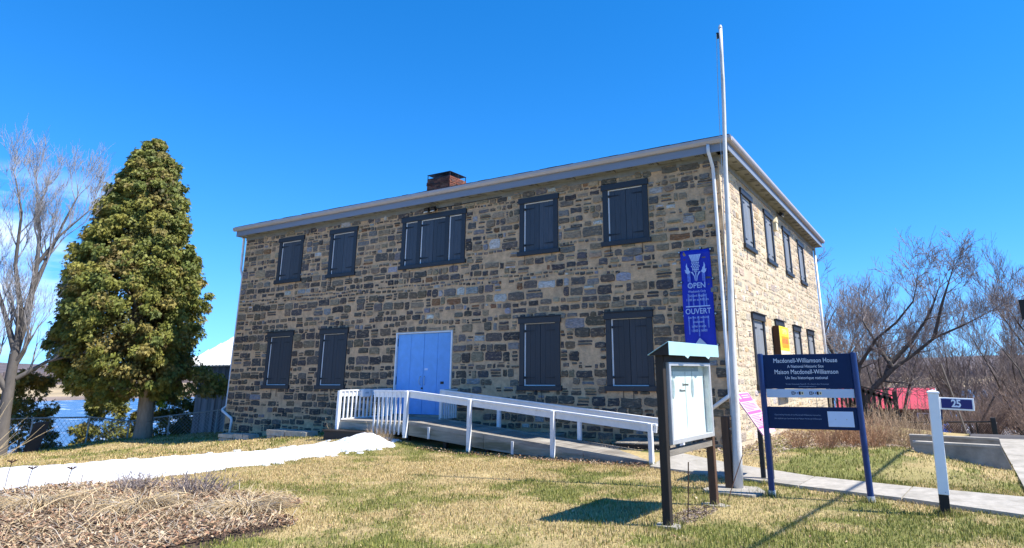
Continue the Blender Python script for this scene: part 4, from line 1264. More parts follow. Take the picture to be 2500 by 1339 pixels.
# thin stake and guy stub by the kiosk
st = thing('garden_stake', (.99, -6.4, -.2), 'thin dark rusty stake standing in the mulch below the notice board', 'stake')
q = MB(); q.pipe([(.98, -6.45, -.25), (1.0, -6.42, .12), (1.01, -6.38, .5)], .009, 6); q.build('rod', M['brown_edge'], st)
st = thing('garden_stake', (1.15, -5.15, -.2), 'thin dark leaning wire stake beside the far kiosk footing', 'stake')
q = MB(); q.pipe([(1.12, -5.2, -.25), (1.2, -4.9, .1), (1.27, -4.6, .42)], .008, 6); q.build('rod', M['brown_edge'], st)

# ------------------------------------------------------------------ concrete walls by the drive
def conc_wall(name, y, xa, xb, zt, drop, label):
    o = thing(name, (xa, y, 0), label, 'wall')
    q = MB(); q.prism([(xa, y, -.7), (xb + drop, y, -.7), (xb + drop, y, -.19), (xb, y, zt - .045), (xa, y, zt - .02)], (0, .18, 0)); q.build('body', M['concrete_old'], o)
    q = MB(); q.prism([(xa, y - .012, zt - .019), (xb, y - .012, zt - .044), (xb + drop, y - .012, -.189), (xb + drop, y - .012, -.155), (xb + .01, y - .012, zt), (xa, y - .012, zt + .02)], (0, .204, 0)); q.build('coping', M['concrete'], o)
conc_wall('retaining_wall', .35, 3.42, 4.90, .27, .14, 'low concrete retaining wall with sloping end beside the lawn')
conc_wall('retaining_wall', 1.95, 3.3, 4.98, .27, .06, 'second low concrete wall running parallel behind the first')

# overhead line along the road, out of the picture, whose shadow crosses the lawn
ov = thing('overhead_cable', (9.2, 5, 6.5), 'thick black overhead service cable strung above the pavement', 'cable')
sh = [(3.97, 4.34), (2.84, -2.3), (2.66, -4.15), (2.29, -7.22)]
hw_ = 6.6
pts = []
for t in np.linspace(-1, 1, 21):
    y = -2 + 16 * t
    xs = 2.62 + .125 * (y + 3.2) + (.004 * (y + 3.2) ** 2 if y > -3.2 else 0)
    z = hw_ + .35 * t * t
    pts.append((xs + .74 * (z + .2), y + .19 * (z + .2), z))
q = MB(); q.pipe(pts, .035, 8); q.build('conductor', M['cable'], ov)
rs = thing('road_sign', (6.9, 8.0, -.2), 'dark rectangular street sign high on a steel post beside the drive', 'sign')
q = MB(); q.bbox((6.38, 7.98, 3.1), (7.1, 8.0, 3.68), .004); q.build('plate', M['black_base'], rs)
q = MB(); q.tube((6.95, 8.04, -.3), (6.95, 8.04, 3.75), .04, n=10); q.build('post', M['steel'], rs)

# ------------------------------------------------------------------ bare trees
def branch_tree(trunks, seed, levels=4, dens=1.0, twig=.006, spread=.6, upb=.25):
    """trunks: list of (points, radii). Grows side branches off them; returns verts/faces arrays."""
    rnd = np.random.default_rng(seed)
    segs = []                                   # (p, q, r0, r1)
    def add_line(pts, rad):
        for i in range(len(pts) - 1): segs.append((pts[i], pts[i + 1], rad[i], rad[i + 1]))
    def grow(p, d, L, r, lev):
        n_ = 5 if lev > 1 else 4
        pts = [p]; rad = [r]
        dd = d.copy()
        for k in range(n_):
            dd = dd + rnd.normal(0, .10, 3) + np.array([0, 0, upb * .13])
            dd /= np.linalg.norm(dd)
            pts.append(pts[-1] + dd * L / n_); rad.append(max(twig * .6, r * (1 - .8 * (k + 1) / n_)))
        add_line(pts, rad)
        if lev <= 0: return
        nb = max(2, int((3.4 + lev * 1.2) * dens + rnd.uniform(0, 1)))
        for k in range(nb):
            t = rnd.uniform(.22, 1.0); i = min(int(t * n_), n_ - 1)
            q = pts[i] + (pts[i + 1] - pts[i]) * (t * n_ - i)
            base = pts[i + 1] - pts[i]; base /= np.linalg.norm(base)
            s = rnd.normal(0, 1, 3); s -= base * s.dot(base); s /= np.linalg.norm(s)
            nd = base * (1 - spread * .5) + s * spread * rnd.uniform(.6, 1.2) + np.array([0, 0, upb])
            nd /= np.linalg.norm(nd)
            grow(q, nd, L * rnd.uniform(.5, .78), max(twig * .8, rad[i] * .55), lev - 1)
    for pts, rad, L0, lv in trunks:
        pts = [np.array(p, float) for p in pts]
        add_line(pts, rad)
        n_ = len(pts) - 1
        cnt = int(n_ * 3.0 * dens)
        for k in range(cnt):
            t = rnd.uniform(.15, 1.0); i = min(int(t * n_), n_ - 1)
            q = pts[i] + (pts[i + 1] - pts[i]) * (t * n_ - i)
            base = pts[i + 1] - pts[i]; base /= np.linalg.norm(base)
            s = rnd.normal(0, 1, 3); s -= base * s.dot(base); s /= np.linalg.norm(s)
            nd = base * .55 + s * spread * 1.2 + np.array([0, 0, upb]); nd /= np.linalg.norm(nd)
            grow(q, nd, L0 * rnd.uniform(.6, 1.1) * (1.15 - .5 * t), max(twig, rad[i] * .42), lv)
        e_ = pts[-1] - pts[-2]; e_ /= np.linalg.norm(e_)
        for k in range(3):
            nd = e_ + rnd.normal(0, .35, 3); nd /= np.linalg.norm(nd)
            grow(pts[-1], nd, L0 * .8, rad[-1] * .8, lv)
    return segs


def segs_mesh(segs, twig_cut=.03):
    Vs, Fs, Cs = [], [], []
    base = 0
    P = np.array([s[0] for s in segs]); Q = np.array([s[1] for s in segs]); R0 = np.array([s[2] for s in segs]); R1 = np.array([s[3] for s in segs])
    d = Q - P; d /= np.linalg.norm(d, axis=1)[:, None] + 1e-9
    a = np.cross(d, np.array([.31, .77, .55])); a /= np.linalg.norm(a, axis=1)[:, None] + 1e-9
    b = np.cross(d, a)
    for lo, hi, n_ in ((0, .012, 3), (.012, .05, 4), (.05, 9, 8)):
        m = (R0 >= lo) & (R0 < hi); k = m.sum()
        if not k: continue
        th = np.arange(n_) * 2 * np.pi / n_
        ring = np.cos(th)[None, :, None] * a[m][:, None, :] + np.sin(th)[None, :, None] * b[m][:, None, :]
        v = np.concatenate([P[m][:, None, :] + ring * R0[m][:, None, None], Q[m][:, None, :] + ring * R1[m][:, None, None]], 1).reshape(-1, 3)
        o_ = base + np.arange(k)[:, None] * 2 * n_
        i = np.arange(n_)[None, :]
        f = np.stack([o_ + i, o_ + (i + 1) % n_, o_ + n_ + (i + 1) % n_, o_ + n_ + i], -1).reshape(-1, 4)
        Vs.append(v); Fs.append(f); base += len(v)
    return np.concatenate(Vs), np.concatenate(Fs)


def tree_thing(name, segs, loc, label, cat, trunk_mat, twig_col, group=None, cut=.035):
    t = thing(name, loc, label, cat, group)
    off = np.array(loc, float)
    big = [s for s in segs if s[2] >= cut]; small = [s for s in segs if s[2] < cut]
    v, f = segs_mesh(big)
    link_mesh('trunk', np_mesh('trunk', v - off, f, smooth=True), trunk_mat, t)
    v, f = segs_mesh(small)
    c = np.array(twig_col) * rng.uniform(.7, 1.3, (len(f), 1))
    link_mesh('crown', np_mesh('crown', v - off, f, c), M['twig'], t)
    return t


# big grey tree on the river bank, left
B0 = [(-24.0, -4.7, -1.3), (-24.0, -4.75, 0.4), (-24.02, -4.82, 2.6), (-24.0, -4.75, 3.7), (-23.98, -4.7, 5.16), (-23.99, -4.72, 6.37), (-24.03, -4.84, 7.9), (-24.13, -5.1, 9.3)]
tr = [(B0, [.34, .25, .20, .165, .13, .10, .065, .035], 2.0, 3),
      ([(-23.98, -4.7, 5.16), (-23.9, -4.5, 6.55), (-23.9, -4.2, 8.3), (-23.8, -3.95, 9.6)], [.11, .085, .055, .03], 1.8, 3),
      ([(-24.03, -4.82, 2.68), (-24.3, -5.15, 3.95), (-24.5, -5.7, 5.66), (-24.7, -6.3, 7.2)], [.13, .10, .07, .035], 1.9, 3),
      ([(-23.96, -4.64, 1.64), (-23.5, -4.0, 2.27), (-23.1, -3.1, 2.64)], [.11, .08, .04], 1.2, 2),
      ([(-24.0, -4.75, 3.69), (-24.3, -5.25, 6.3), (-24.0, -5.5, 8.5), (-24.3, -5.8, 10.0)], [.11, .085, .05, .025], 1.8, 3),
      ([(-23.99, -4.72, 6.37), (-23.6, -4.35, 7.68), (-23.5, -3.6, 9.0)], [.08, .06, .03], 1.6, 3),
      ([(-24.0, -4.8, 1.2), (-24.3, -5.6, 2.6), (-24.5, -6.6, 4.6), (-24.6, -7.4, 6.6)], [.13, .11, .075, .035], 1.9, 3)]
tr = [([(x, y, z if z < 2 else 2 + (z - 2) * .84) for x, y, z in p], r, L * .8, lv) for p, r, L, lv in tr]
tr = [(p, [q * (.72 if i else .85) for i, q in enumerate(r)], L, lv) for p, r, L, lv in tr]
tree_thing('bare_tree', branch_tree(tr, 3, dens=.74, twig=.0055, spread=.46, upb=.5), (-24, -4.7, -1.2), 'tall leafless grey-barked tree on the river bank beside the cedar', 'tree', M['bark_pale'], (.30, .285, .285))

# spreading leafless tree behind the house on the right
g0 = Hs(.8, 20)
tr = [([(.6, 20, g0 - .3), (.72, 20, .2), (1.16, 20, .87), (2.16, 20.2, 1.81), (3.11, 20.4, 2.46), (4.05, 20.4, 3.18), (5.27, 20.2, 3.7), (6.1, 20, 4.1)], [.17, .145, .125, .105, .085, .065, .04, .02], 2.0, 3),
      ([(.72, 20, .1), (.55, 20, 1.35), (.75, 20, 2.02), (1.62, 19.6, 3.17), (2.6, 19.4, 3.91), (3.43, 19.3, 4.84), (3.7, 19.2, 5.6)], [.12, .10, .085, .065, .05, .035, .02], 2.0, 3),
      ([(1.82, 20.2, 1.5), (2.01, 20.6, 2.0), (3.11, 21, 3.12), (4.05, 21.4, 4.42), (4.58, 21.4, 5.6)], [.14, .12, .09, .05, .025], 1.8, 3),
      ([(2.16, 20.2, 1.81), (1.73, 20.8, 2.58), (1.01, 21.4, 4.18)], [.12, .09, .04], 1.8, 3),
      ([(.6, 20, .9), (-.3, 19.6, 2.4), (-.9, 19.4, 4.0), (-1.2, 19.4, 5.4)], [.14, .10, .06, .03], 1.9, 3),
      ([(4.05, 20.4, 3.18), (4.61, 20.2, 4.77), (5.13, 20, 6.0)], [.09, .06, .025], 1.6, 3)]
tree_thing('bare_tree', branch_tree(tr, 5, dens=.62, twig=.012, spread=.7, upb=.22), (.6, 20, g0), 'wide-spreading leafless tree with a leaning dark trunk behind the timber stairs', 'tree', M['bark'], (.23, .19, .175))

# generic leafless trees, three shapes copied about
def generic(seed, h, lean, levels):
    rnd = np.random.default_rng(seed)
    tr = []
    n_st = 3 if seed % 2 else 4
    for k in range(n_st):
        a = 2 * np.pi * k / n_st + rnd.uniform(-.4, .4)
        pts = [np.array([.08 * np.cos(a), .08 * np.sin(a), -.4])]; d = np.array([np.cos(a) * .22 + lean, np.sin(a) * .22, 1.])
        for j in range(5):
            d = d + np.array([np.cos(a) * .07, np.sin(a) * .07, 0]) * rnd.uniform(.3, 1.3) + rnd.normal(0, .09, 3)
            pts.append(pts[-1] + d / np.linalg.norm(d) * h * .16)
        r = h * .0125
        tr.append((pts, [r, r * .85, r * .68, r * .5, r * .32, r * .15], h * .25, levels))
    return branch_tree(tr, seed + 50, dens=.66, twig=.009, spread=.58, upb=.42)
GEN = [generic(11, 8.0, .05, 3), generic(14, 9.0, -.06, 3), generic(17, 6.5, .1, 3)]
labels_used = [
    (-2.6, 24, 0, 1.08, .3, 'tall leafless tree close behind the rear corner of the stone house'),
    (-.9, 36, 1, 1.0, 2.0, 'slender leafless tree behind the red-roofed cottage, nearest the stone house'),
    (3.2, 56, 0, 1.1, 4.0, 'leafless tree rising over the ridge of the red roof'),
    (6.4, 55, 2, 1.5, 1.1, 'leafless tree beyond the right gable of the red roof'),
    (7.6, 16.5, 2, .95, 2.6, 'leafless multi-stemmed tree above the chain fence post and drive'),
    (9.3, 22, 1, .85, .8, 'leafless tree on the leaf-covered bank past the drive'),
    (8.2, 29, 0, .78, 5.0, 'bushy leafless tree behind the bank past the drive'),
    (11.5, 33, 2, 1.2, 3.3, 'leafless tree far up the leafy bank beyond the drive'),
    (-5.0, 30, 2, 1.25, 1.0, 'leafless tree growing behind the rear corner of the house'),
    (1.6, 27, 2, 1.2, 2.2, 'fine-twigged leafless tree in front of the red roof ridge'),
    (-1.6, 22, 1, .8, 3.9, 'fine-twigged leafless tree between the house corner and the spreading tree'),
    (4.6, 31, 1, .86, 5.2, 'thin leafless tree right of the red roof'),
    (-3.6, 35, 0, 1.15, 5.5, 'leafless tree standing behind the ones at the house corner'),
    (-1.6, 43, 2, 1.5, .6, 'tall leafless tree behind the cottage chimney end'),
    (5.2, 26, 2, .95, 4.4, 'slim leafless tree above the blue tarp'),
    (7.2, 24, 1, .75, 1.9, 'slim leafless tree between the number post and the bank'),
    (12.5, 26, 0, .95, 3.0, 'broad leafless tree on the bank top'),
    (10.6, 18.5, 0, .75, 1.7, 'leafless thicket tree at the top of the leafy bank'),
]
proto = {}
for x, y, g, s, rz, lab in labels_used:
    z = Hs(x, y)
    if g not in proto:
        t = tree_thing('bare_tree', GEN[g], (0, 0, 0), lab, 'tree', M['bark'], (.23, .19, .175), 'leafless trees behind the house')
        proto[g] = t
    else:
        t = copy_tree(proto[g]); t["label"] = lab
    t.location = (x, y, z); t.scale = (s, s, s); t.rotation_euler = (0, 0, rz)

# brushwood: thickets of low leafless shrubs on the falling ground
def thicket(n_, seed, h):
    rnd = np.random.default_rng(seed); segs = []
    for k in range(n_):
        a = rnd.uniform(0, 2 * np.pi); r = rnd.uniform(0, .35)
        p = np.array([r * np.cos(a), r * np.sin(a), -.1]); d = np.array([np.cos(a) * .5, np.sin(a) * .5, 1.]) + rnd.normal(0, .25, 3); d /= np.linalg.norm(d)
        L = h * rnd.uniform(.5, 1.05); rr = .011
        pts = [p]
        for j in range(4):
            d = d + rnd.normal(0, .16, 3); d /= np.linalg.norm(d); q = pts[-1] + d * L / 4; segs.append((pts[-1], q, rr * (1 - .2 * j), rr * (.8 - .2 * j))); pts.append(q)
            for b in range(2):
                e_ = d + rnd.normal(0, .5, 3); e_ /= np.linalg.norm(e_); segs.append((q, q + e_ * L * .2, rr * .5, rr * .25))
    return segs
TH = thicket(70, 3, 1.9)
v, f = segs_mesh(TH)
th_spots = [(6.6, 12.0, .9), (7.8, 13.5, 1.1), (6.9, 15.5, 1.2), (8.8, 17.5, 1.3), (4.2, 16, .6), (10.2, 20, 1.3), (8.2, 25, 1.5), (6.0, 30, 1.6), (9.6, 30, 1.6), (11.4, 26, 1.5), (12.5, 34, 1.7), (7.9, 36, 1.9), (-.8, 27, 1.3), (5.2, 12.2, .7), (4.3, 11.0, .65), (3.4, 10.4, .6), (9.0, 13.8, 1.0), (10.6, 15.5, 1.1), (10.0, 40, 2.0), (14, 42, 2.1), (6.5, 43, 2.0)]
Vb, Fb, Cb, base = [], [], [], 0
for k, (x, y, s) in enumerate(th_spots):
    a = rng.uniform(0, 6.28); ca, sa = math.cos(a), math.sin(a)
    w = v.copy(); w = np.stack([w[:, 0] * ca - w[:, 1] * sa, w[:, 0] * sa + w[:, 1] * ca, w[:, 2]], 1) * s + np.array([x, y, Hs(x, y)])
    Vb.append(w); Fb.append(f + base); base += len(w)
    Cb.append(np.array([.21, .15, .12]) * rng.uniform(.6, 1.35, (len(f), 1)))
o = link_mesh('brushwood', np_mesh('brushwood', np.concatenate(Vb), np.concatenate(Fb), np.concatenate(Cb)), M['twig'], None)
tag(o, 'tangle of brown leafless brushwood covering the ground behind the drive', 'brush', kind='stuff')
# far woodland down the slope and on the far shore
FT = generic(23, 9, 0, 1)
FT = [s for s in FT if s[2] > .03 or rng.uniform() < .55]
v, f = segs_mesh([(p, q, max(a, .03), max(b, .02)) for p, q, a, b in FT])
Vb, Fb, Cb, base = [], [], [], 0
for k in range(120):
    x = rng.uniform(-6, 34); y = rng.uniform(58, 112)
    if k > 104: x = rng.uniform(-75, -32); y = rng.uniform(60, 120)
    z = Hs(x, y)
    if z < RIVER_Z: z = RIVER_Z + .2
    a = rng.uniform(0, 6.28); ca, sa = math.cos(a), math.sin(a); s = rng.uniform(.75, 1.15)
    w = np.stack([v[:, 0] * ca - v[:, 1] * sa, v[:, 0] * sa + v[:, 1] * ca, v[:, 2]], 1) * s + np.array([x, y, z])
    Vb.append(w); Fb.append(f + base); base += len(w)
    Cb.append(np.array([.20, .155, .14]) * rng.uniform(.7, 1.25, (len(f), 1)))
o = link_mesh('woodland', np_mesh('woodland', np.concatenate(Vb), np.concatenate(Fb), np.concatenate(Cb)), M['twig'], None)
tag(o, 'far leafless woodland on the slope down to the river', 'woodland', kind='stuff')
# belt of trees along the far hills
n_ = 5200
aa = rng.uniform(-2.6, .9, n_); base_r = 335 + 110 * ss(-.6, .9, np.cos(aa - .2))
rr = base_r + rng.uniform(385, 760, n_)
px, py = rr * np.sin(aa), rr * np.cos(aa)
hh = rng.uniform(7, 13, n_); ww = rng.uniform(2.5, 5, n_)
pz = -10.5 + 2.6 + 3.4 + 6 * ss(420, 1000, rr - base_r)
t0 = np.stack([-np.cos(aa), np.sin(aa), 0 * aa], 1)
Pc = np.stack([px, py, pz], 1); up_ = np.array([0, 0, 1.])
V = np.concatenate([Pc - t0 * ww[:, None] * .5, Pc + t0 * ww[:, None] * .5, Pc + up_ * hh[:, None] + t0 * (ww * .35)[:, None], Pc + up_ * (hh * 1.05)[:, None] - t0 * (ww * .2)[:, None],
                    Pc + np.stack([np.sin(aa), np.cos(aa), 0 * aa], 1) * ww[:, None] + up_ * (hh * .5)[:, None]], 0)
i = np.arange(n_)
F = np.concatenate([np.stack([i, i + n_, i + 2 * n_], 1), np.stack([i, i + 2 * n_, i + 3 * n_], 1), np.stack([i + n_, i + 4 * n_, i + 2 * n_], 1), np.stack([i + 4 * n_, i, i + 3 * n_], 1), np.stack([i + 4 * n_, i + 3 * n_, i + 2 * n_], 1)], 0)
C = np.tile(np.array([.125, .10, .10]) * rng.uniform(.6, 1.3, (n_, 1)), (5, 1))
o = link_mesh('hill_woods', np_mesh('hill_woods', V, F, C), M['twig'], None)
tag(o, 'brown belt of bare woods along the far side of the river', 'woods', kind='stuff')

# ------------------------------------------------------------------ evergreen cedars
def spray_cloud(centers, radii, n_per, size, seed, cols, droop=.5, axis_xy=None):
    """flat scale-leaf sprays scattered in clumps; each spray is a small drooping fan of slim leaves"""
    rnd = np.random.default_rng(seed)
    k = len(centers)
    N = k * n_per
    c = np.repeat(centers, n_per, 0); r = np.repeat(radii, n_per)
    d = rnd.normal(0, 1, (N, 3)); d /= np.linalg.norm(d, axis=1)[:, None]
    p = c + d * (r * rnd.uniform(.25, 1., N) ** .6)[:, None] * np.array([1, 1, .8])
    ax = p - (np.array([axis_xy[0], axis_xy[1], 0]) if axis_xy is not None else c * np.array([1, 1, 0])) 
    ax[:, 2] = 0; ax /= np.linalg.norm(ax, axis=1)[:, None] + 1e-6
    d1 = ax * .55 + rnd.normal(0, .42, (N, 3)) + np.array([0, 0, -droop * .6]); d1 /= np.linalg.norm(d1, axis=1)[:, None]
    s1 = np.cross(d1, rnd.normal(0, 1, (N, 3))); s1 /= np.linalg.norm(s1, axis=1)[:, None] + 1e-6
    L = size * rnd.uniform(.6, 1.3, N)
    V, F, C = [], [], []
    base_c = cols[rnd.integers(0, len(cols), k)]
    col = np.repeat(base_c, n_per, 0) * rnd.uniform(.7, 1.3, (N, 1))
    off = 0
    for j, a in enumerate((-.55, 0, .55)):
        dj = d1 * math.cos(a) + s1 * math.sin(a) + np.array([0, 0, -.18 * droop * abs(a)])
        dj /= np.linalg.norm(dj, axis=1)[:, None]
        sj = np.cross(dj, np.cross(d1, s1)); sj /= np.linalg.norm(sj, axis=1)[:, None] + 1e-6
        l_ = L * (1 - .35 * abs(a)); w = l_ * .15
        st = p + d1 * (L * .18 * (1 - abs(a)))[:, None]
        V += [st, st + dj * (l_ * .5)[:, None] + sj * w[:, None], st + dj * l_[:, None], st + dj * (l_ * .5)[:, None] - sj * w[:, None]]
        i = np.arange(N)
        F.append(np.stack([off + i, off + N + i, off + 2 * N + i, off + 3 * N + i], 1)); off += 4 * N
        C.append(col)
    return np.concatenate(V), np.concatenate(F), np.concatenate(C)


def interp(z, tab): return np.interp(z, [t[0] for t in tab], [t[1] for t in tab])
CB = np.array([-22.87, -.64])
prof = [(.9, 1.0), (1.3, 1.75), (2.0, 2.35), (3.5, 2.62), (5., 2.5), (6.2, 2.2), (7.5, 1.88), (9., 1.5), (10.3, 1.0), (11., .55), (11.5, .15)]
shift = [(1.0, -.6), (2.2, -.9), (3.5, -1.03), (6, -1.05), (8, -1.1), (11.4, -1.12)]
view_right = np.array([.47, .88])                     # across the line of sight, to the right
rnd = np.random.default_rng(8)
cen, rad_ = [], []
while len(cen) < 950:
    z = rnd.uniform(.95, 11.3)
    if rnd.uniform() > interp(z, prof) / 2.6 + .12: continue
    a = rnd.uniform(0, 2 * np.pi); q = interp(z, prof) * (rnd.uniform(.45, 1.) ** .4) * (1 + .10 * np.sin(3 * a + z))
    c2 = CB + view_right * interp(z, shift)
    rc = rnd.uniform(.18, .42) * (.55 + .5 * interp(z, prof) / 2.6)
    q = max(0, q - rc * .5)
    cen.append((c2[0] + q * np.cos(a), c2[1] + q * np.sin(a), z)); rad_.append(rc)
# low boughs sweeping towards the barn
for k in range(16): cen.append((CB[0] + view_right[0] * rnd.uniform(1.2, 2.5), CB[1] + view_right[1] * rnd.uniform(1.2, 2.6) + rnd.uniform(-.4, .4), rnd.uniform(1.1, 2.0))); rad_.append(.42)
for k in range(14): cen.append((CB[0] - view_right[0] * rnd.uniform(.6, 2.0), CB[1] - view_right[1] * rnd.uniform(.6, 2.2) + rnd.uniform(-.4, .4), rnd.uniform(.85, 1.6))); rad_.append(.34)
cols = np.array([[.185, .19, .04], [.155, .17, .036], [.205, .195, .04], [.12, .145, .034], [.215, .18, .05]])
V, F, C = spray_cloud(np.array(cen), np.array(rad_), 128, .135, 4, cols * 1.1, 1.5, CB)
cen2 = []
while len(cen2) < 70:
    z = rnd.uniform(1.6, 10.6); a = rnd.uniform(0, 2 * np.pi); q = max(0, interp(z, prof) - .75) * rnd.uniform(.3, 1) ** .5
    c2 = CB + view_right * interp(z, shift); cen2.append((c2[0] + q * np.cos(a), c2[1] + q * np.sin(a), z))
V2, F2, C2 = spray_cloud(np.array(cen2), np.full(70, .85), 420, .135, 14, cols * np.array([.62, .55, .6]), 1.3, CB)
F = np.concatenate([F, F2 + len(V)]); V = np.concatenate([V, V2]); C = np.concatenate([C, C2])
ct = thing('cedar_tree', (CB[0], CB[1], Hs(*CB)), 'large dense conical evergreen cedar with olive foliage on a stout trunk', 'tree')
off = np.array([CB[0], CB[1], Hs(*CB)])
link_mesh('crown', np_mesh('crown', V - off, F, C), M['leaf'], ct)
tr = [([(CB[0], CB[1], Hs(*CB) - .2), (CB[0] + .02, CB[1] - .02, 0.0), (CB[0] - .03, CB[1] - .06, 1.2), (CB[0] - .35, CB[1] - .65, 3.4), (CB[0] - .48, CB[1] - .9, 6.), (CB[0] - .5, CB[1] - .95, 9.8)], [.36, .285, .27, .2, .12, .03], 1.5, 1)]
sg_ = branch_tree(tr, 9, dens=3.0, twig=.012, spread=.9, upb=-.05)
v, f = segs_mesh([s for s in sg_ if s[2] > .2 or (s[2] > 0.012 and s[0][2] > 2.4)])
link_mesh('trunk', np_mesh('trunk', v - off, f, smooth=True), M['cedar_bark'], ct)
# young bright suckers on the trunk
V, F, C = spray_cloud(np.array([(CB[0] + .25, CB[1] + .35, 1.05), (CB[0] + .3, CB[1] + .55, 1.3), (CB[0] + .2, CB[1] + .3, .75)]), np.array([.18, .2, .16]), 60, .2, 6, np.array([[.16, .26, .03]]), .2, CB)
link_mesh('sucker', np_mesh('sucker', V - off, F, C), M['leaf'], ct)


def cedar_shrub(x, y, h, w, seed, label, cols):
    z = Hs(x, y)
    t = thing('cedar_shrub', (x, y, z), label, 'shrub', 'cedar shrubs beyond the wire fence')
    rnd = np.random.default_rng(seed); n_ = int(26 * h * w / 3)
    cz = rnd.uniform(.2, h * .95, n_); q = w * .5 * np.sqrt(np.clip(1 - (cz / h) ** 2.2, .02, 1)) * rnd.uniform(.4, 1, n_); a = rnd.uniform(0, 6.28, n_)
    cen = np.stack([x + q * np.cos(a), y + q * np.sin(a), z + cz], 1)
    V, F, C = spray_cloud(cen, rnd.uniform(.2, .36, n_), 80, .155, seed, cols, .5, (x, y))
    link_mesh('foliage', np_mesh('foliage', V - np.array([x, y, z]), F, C), M['leaf'], t)
    q_ = MB(); q_.tube((x, y, z - .2), (x, y, z + h * .7), .06, .02, 6); q_.build('stem', M['cedar_bark'], t)
cc = np.array([[.21, .195, .04], [.17, .17, .038], [.24, .20, .045], [.12, .135, .035]])
for k, (x, y, h, w, lab) in enumerate([
    (-29.5, 1.2, 4.3, 3.2, 'olive cedar shrub beyond the fence, left of the big cedar trunk'), (-28.2, 3.0, 4.2, 3.0, 'olive cedar shrub beyond the fence, hidden partly by the big cedar trunk'),
    (-26.9, 4.4, 3.4, 2.8, 'olive cedar shrub beyond the fence beside the barn'), (-29.6, 6.5, 4.4, 3.2, 'tall olive cedar shrub behind the others near the barn'),
    (-26.2, -3.3, 3.6, 2.3, 'slim brownish cedar shrub next to the bare bank tree')]):
    cedar_shrub(x, y, h, w, 30 + k, lab, cc if k < 4 else cc * np.array([1.1, .95, .9]))

# ------------------------------------------------------------------ wire fence on the brow
wf = thing('wire_fence', (-24, -1, Hs(-24, -1)), 'sagging galvanised chain-link fence between the cedar trunk and the river', 'fence')
fpts = [(-25.3, -5.6), (-25.2, -3.4), (-25.0, -1.6), (-24.6, -.3), (-23.9, .9), (-22.4, 2.0), (-21.4, 2.6)]
ft = [.25, .22, .16, -.06, .10, .30, .36]
for k, ((x, y), zt) in enumerate(zip(fpts, ft)):
    q = MB(); q.tube((x, y, Hs(x, y) - .3), (x, y, zt + .04), .03, n=8); q.build('post', M['steel'], wf)
for k in range(len(fpts) - 1):
    a = Vector((*fpts[k], ft[k])); b = Vector((*fpts[k + 1], ft[k + 1]))
    q = MB(); q.tube(a, b, .026, n=8); q.build('top_rail', M['steel'], wf)
    q = MB(); n_ = int((b - a).length / .14)
    za, zb = Hs(a.x, a.y), Hs(b.x, b.y)
    for s in (-1, 1):
        for j in range(n_):
            t0_, t1_ = (j / n_, min(1, max(0, j / n_ + s * .9 / (b - a).length)))
            fr = 1 if 0 < j / n_ + s * .9 / (b - a).length < 1 else abs(t1_ - t0_) * (b - a).length / .9
            p = a.lerp(b, t0_); p2 = a.lerp(b, t1_); g = za + (zb - za) * t1_
            p2.z = p2.z + (g - p2.z) * fr
            q.tube(p, p2, .005, n=3, cap=False)
    q.build('mesh', M['steel'], wf, kind='stuff')
db = thing('leaning_board', (-24.1, -3.8, Hs(-24.1, -3.8)), 'dark leaning board by the bank tree at the lawn edge', 'board')
q = MB(); q.hexa([(-24.25, -4.0, -1.3), (-24.05, -3.62, -1.3), (-23.98, -3.65, -1.3), (-24.18, -4.03, -1.3), (-24.15, -3.75, .12), (-23.95, -3.37, .14), (-23.88, -3.40, .14), (-24.08, -3.78, .12)]); q.build('plank', M['black_base'], db)

# ------------------------------------------------------------------ barn behind the house
bnx = thing('board_barn', (-24.5, 5, Hs(-24.5, 5)), 'grey weathered board shed with pale ribbed metal roof behind the house', 'shed')
byf = 3.0
for k in range(20):
    xa = -25.75 + k * .255
    q = MB(); q.bbox((xa + .004, byf - .012 * (k % 2), -1.9), (xa + .248, byf + .03, 2.2), .004); q.build('board', M['barn'], bnx)
q = MB(); q.box((-25.75, byf + .03, -1.9), (-20.6, byf + 6, 2.2)); q.build('wall', M['barn'], bnx)
ra = [(-26.9, byf - .35, 2.15), (-20.5, byf - .35, 2.15), (-20.5, byf + 3.4, 4.9), (-24.6, byf + 3.4, 4.9)]
q = MB(); q.prism(ra, (0, .03, -.05)); rf = q.build('roof', M['tin_roof'], bnx)
q = MB(); q.prism([(-26.9, byf - .35, 2.12), (-24.6, byf + 3.4, 4.87), (-26.9, byf + 7.1, 2.12)], (.04, 0, -.04)); q.build('hip_sheet', M['tin_roof'], rf)
for k in range(24):
    t = k / 24
    xb = -26.8 + 6.3 * t
    tt = 1.0 if xb > -24.6 else max(.06, (xb + 26.9) / 2.3)
    p = Vector((xb, byf - .36, 2.165)); p2 = p.lerp(Vector((xb, byf + 3.4, 4.915)), tt)
    q = MB(); q.bar(p, p2, .05, .03); q.build('roof_rib', M['tin_roof'], rf)

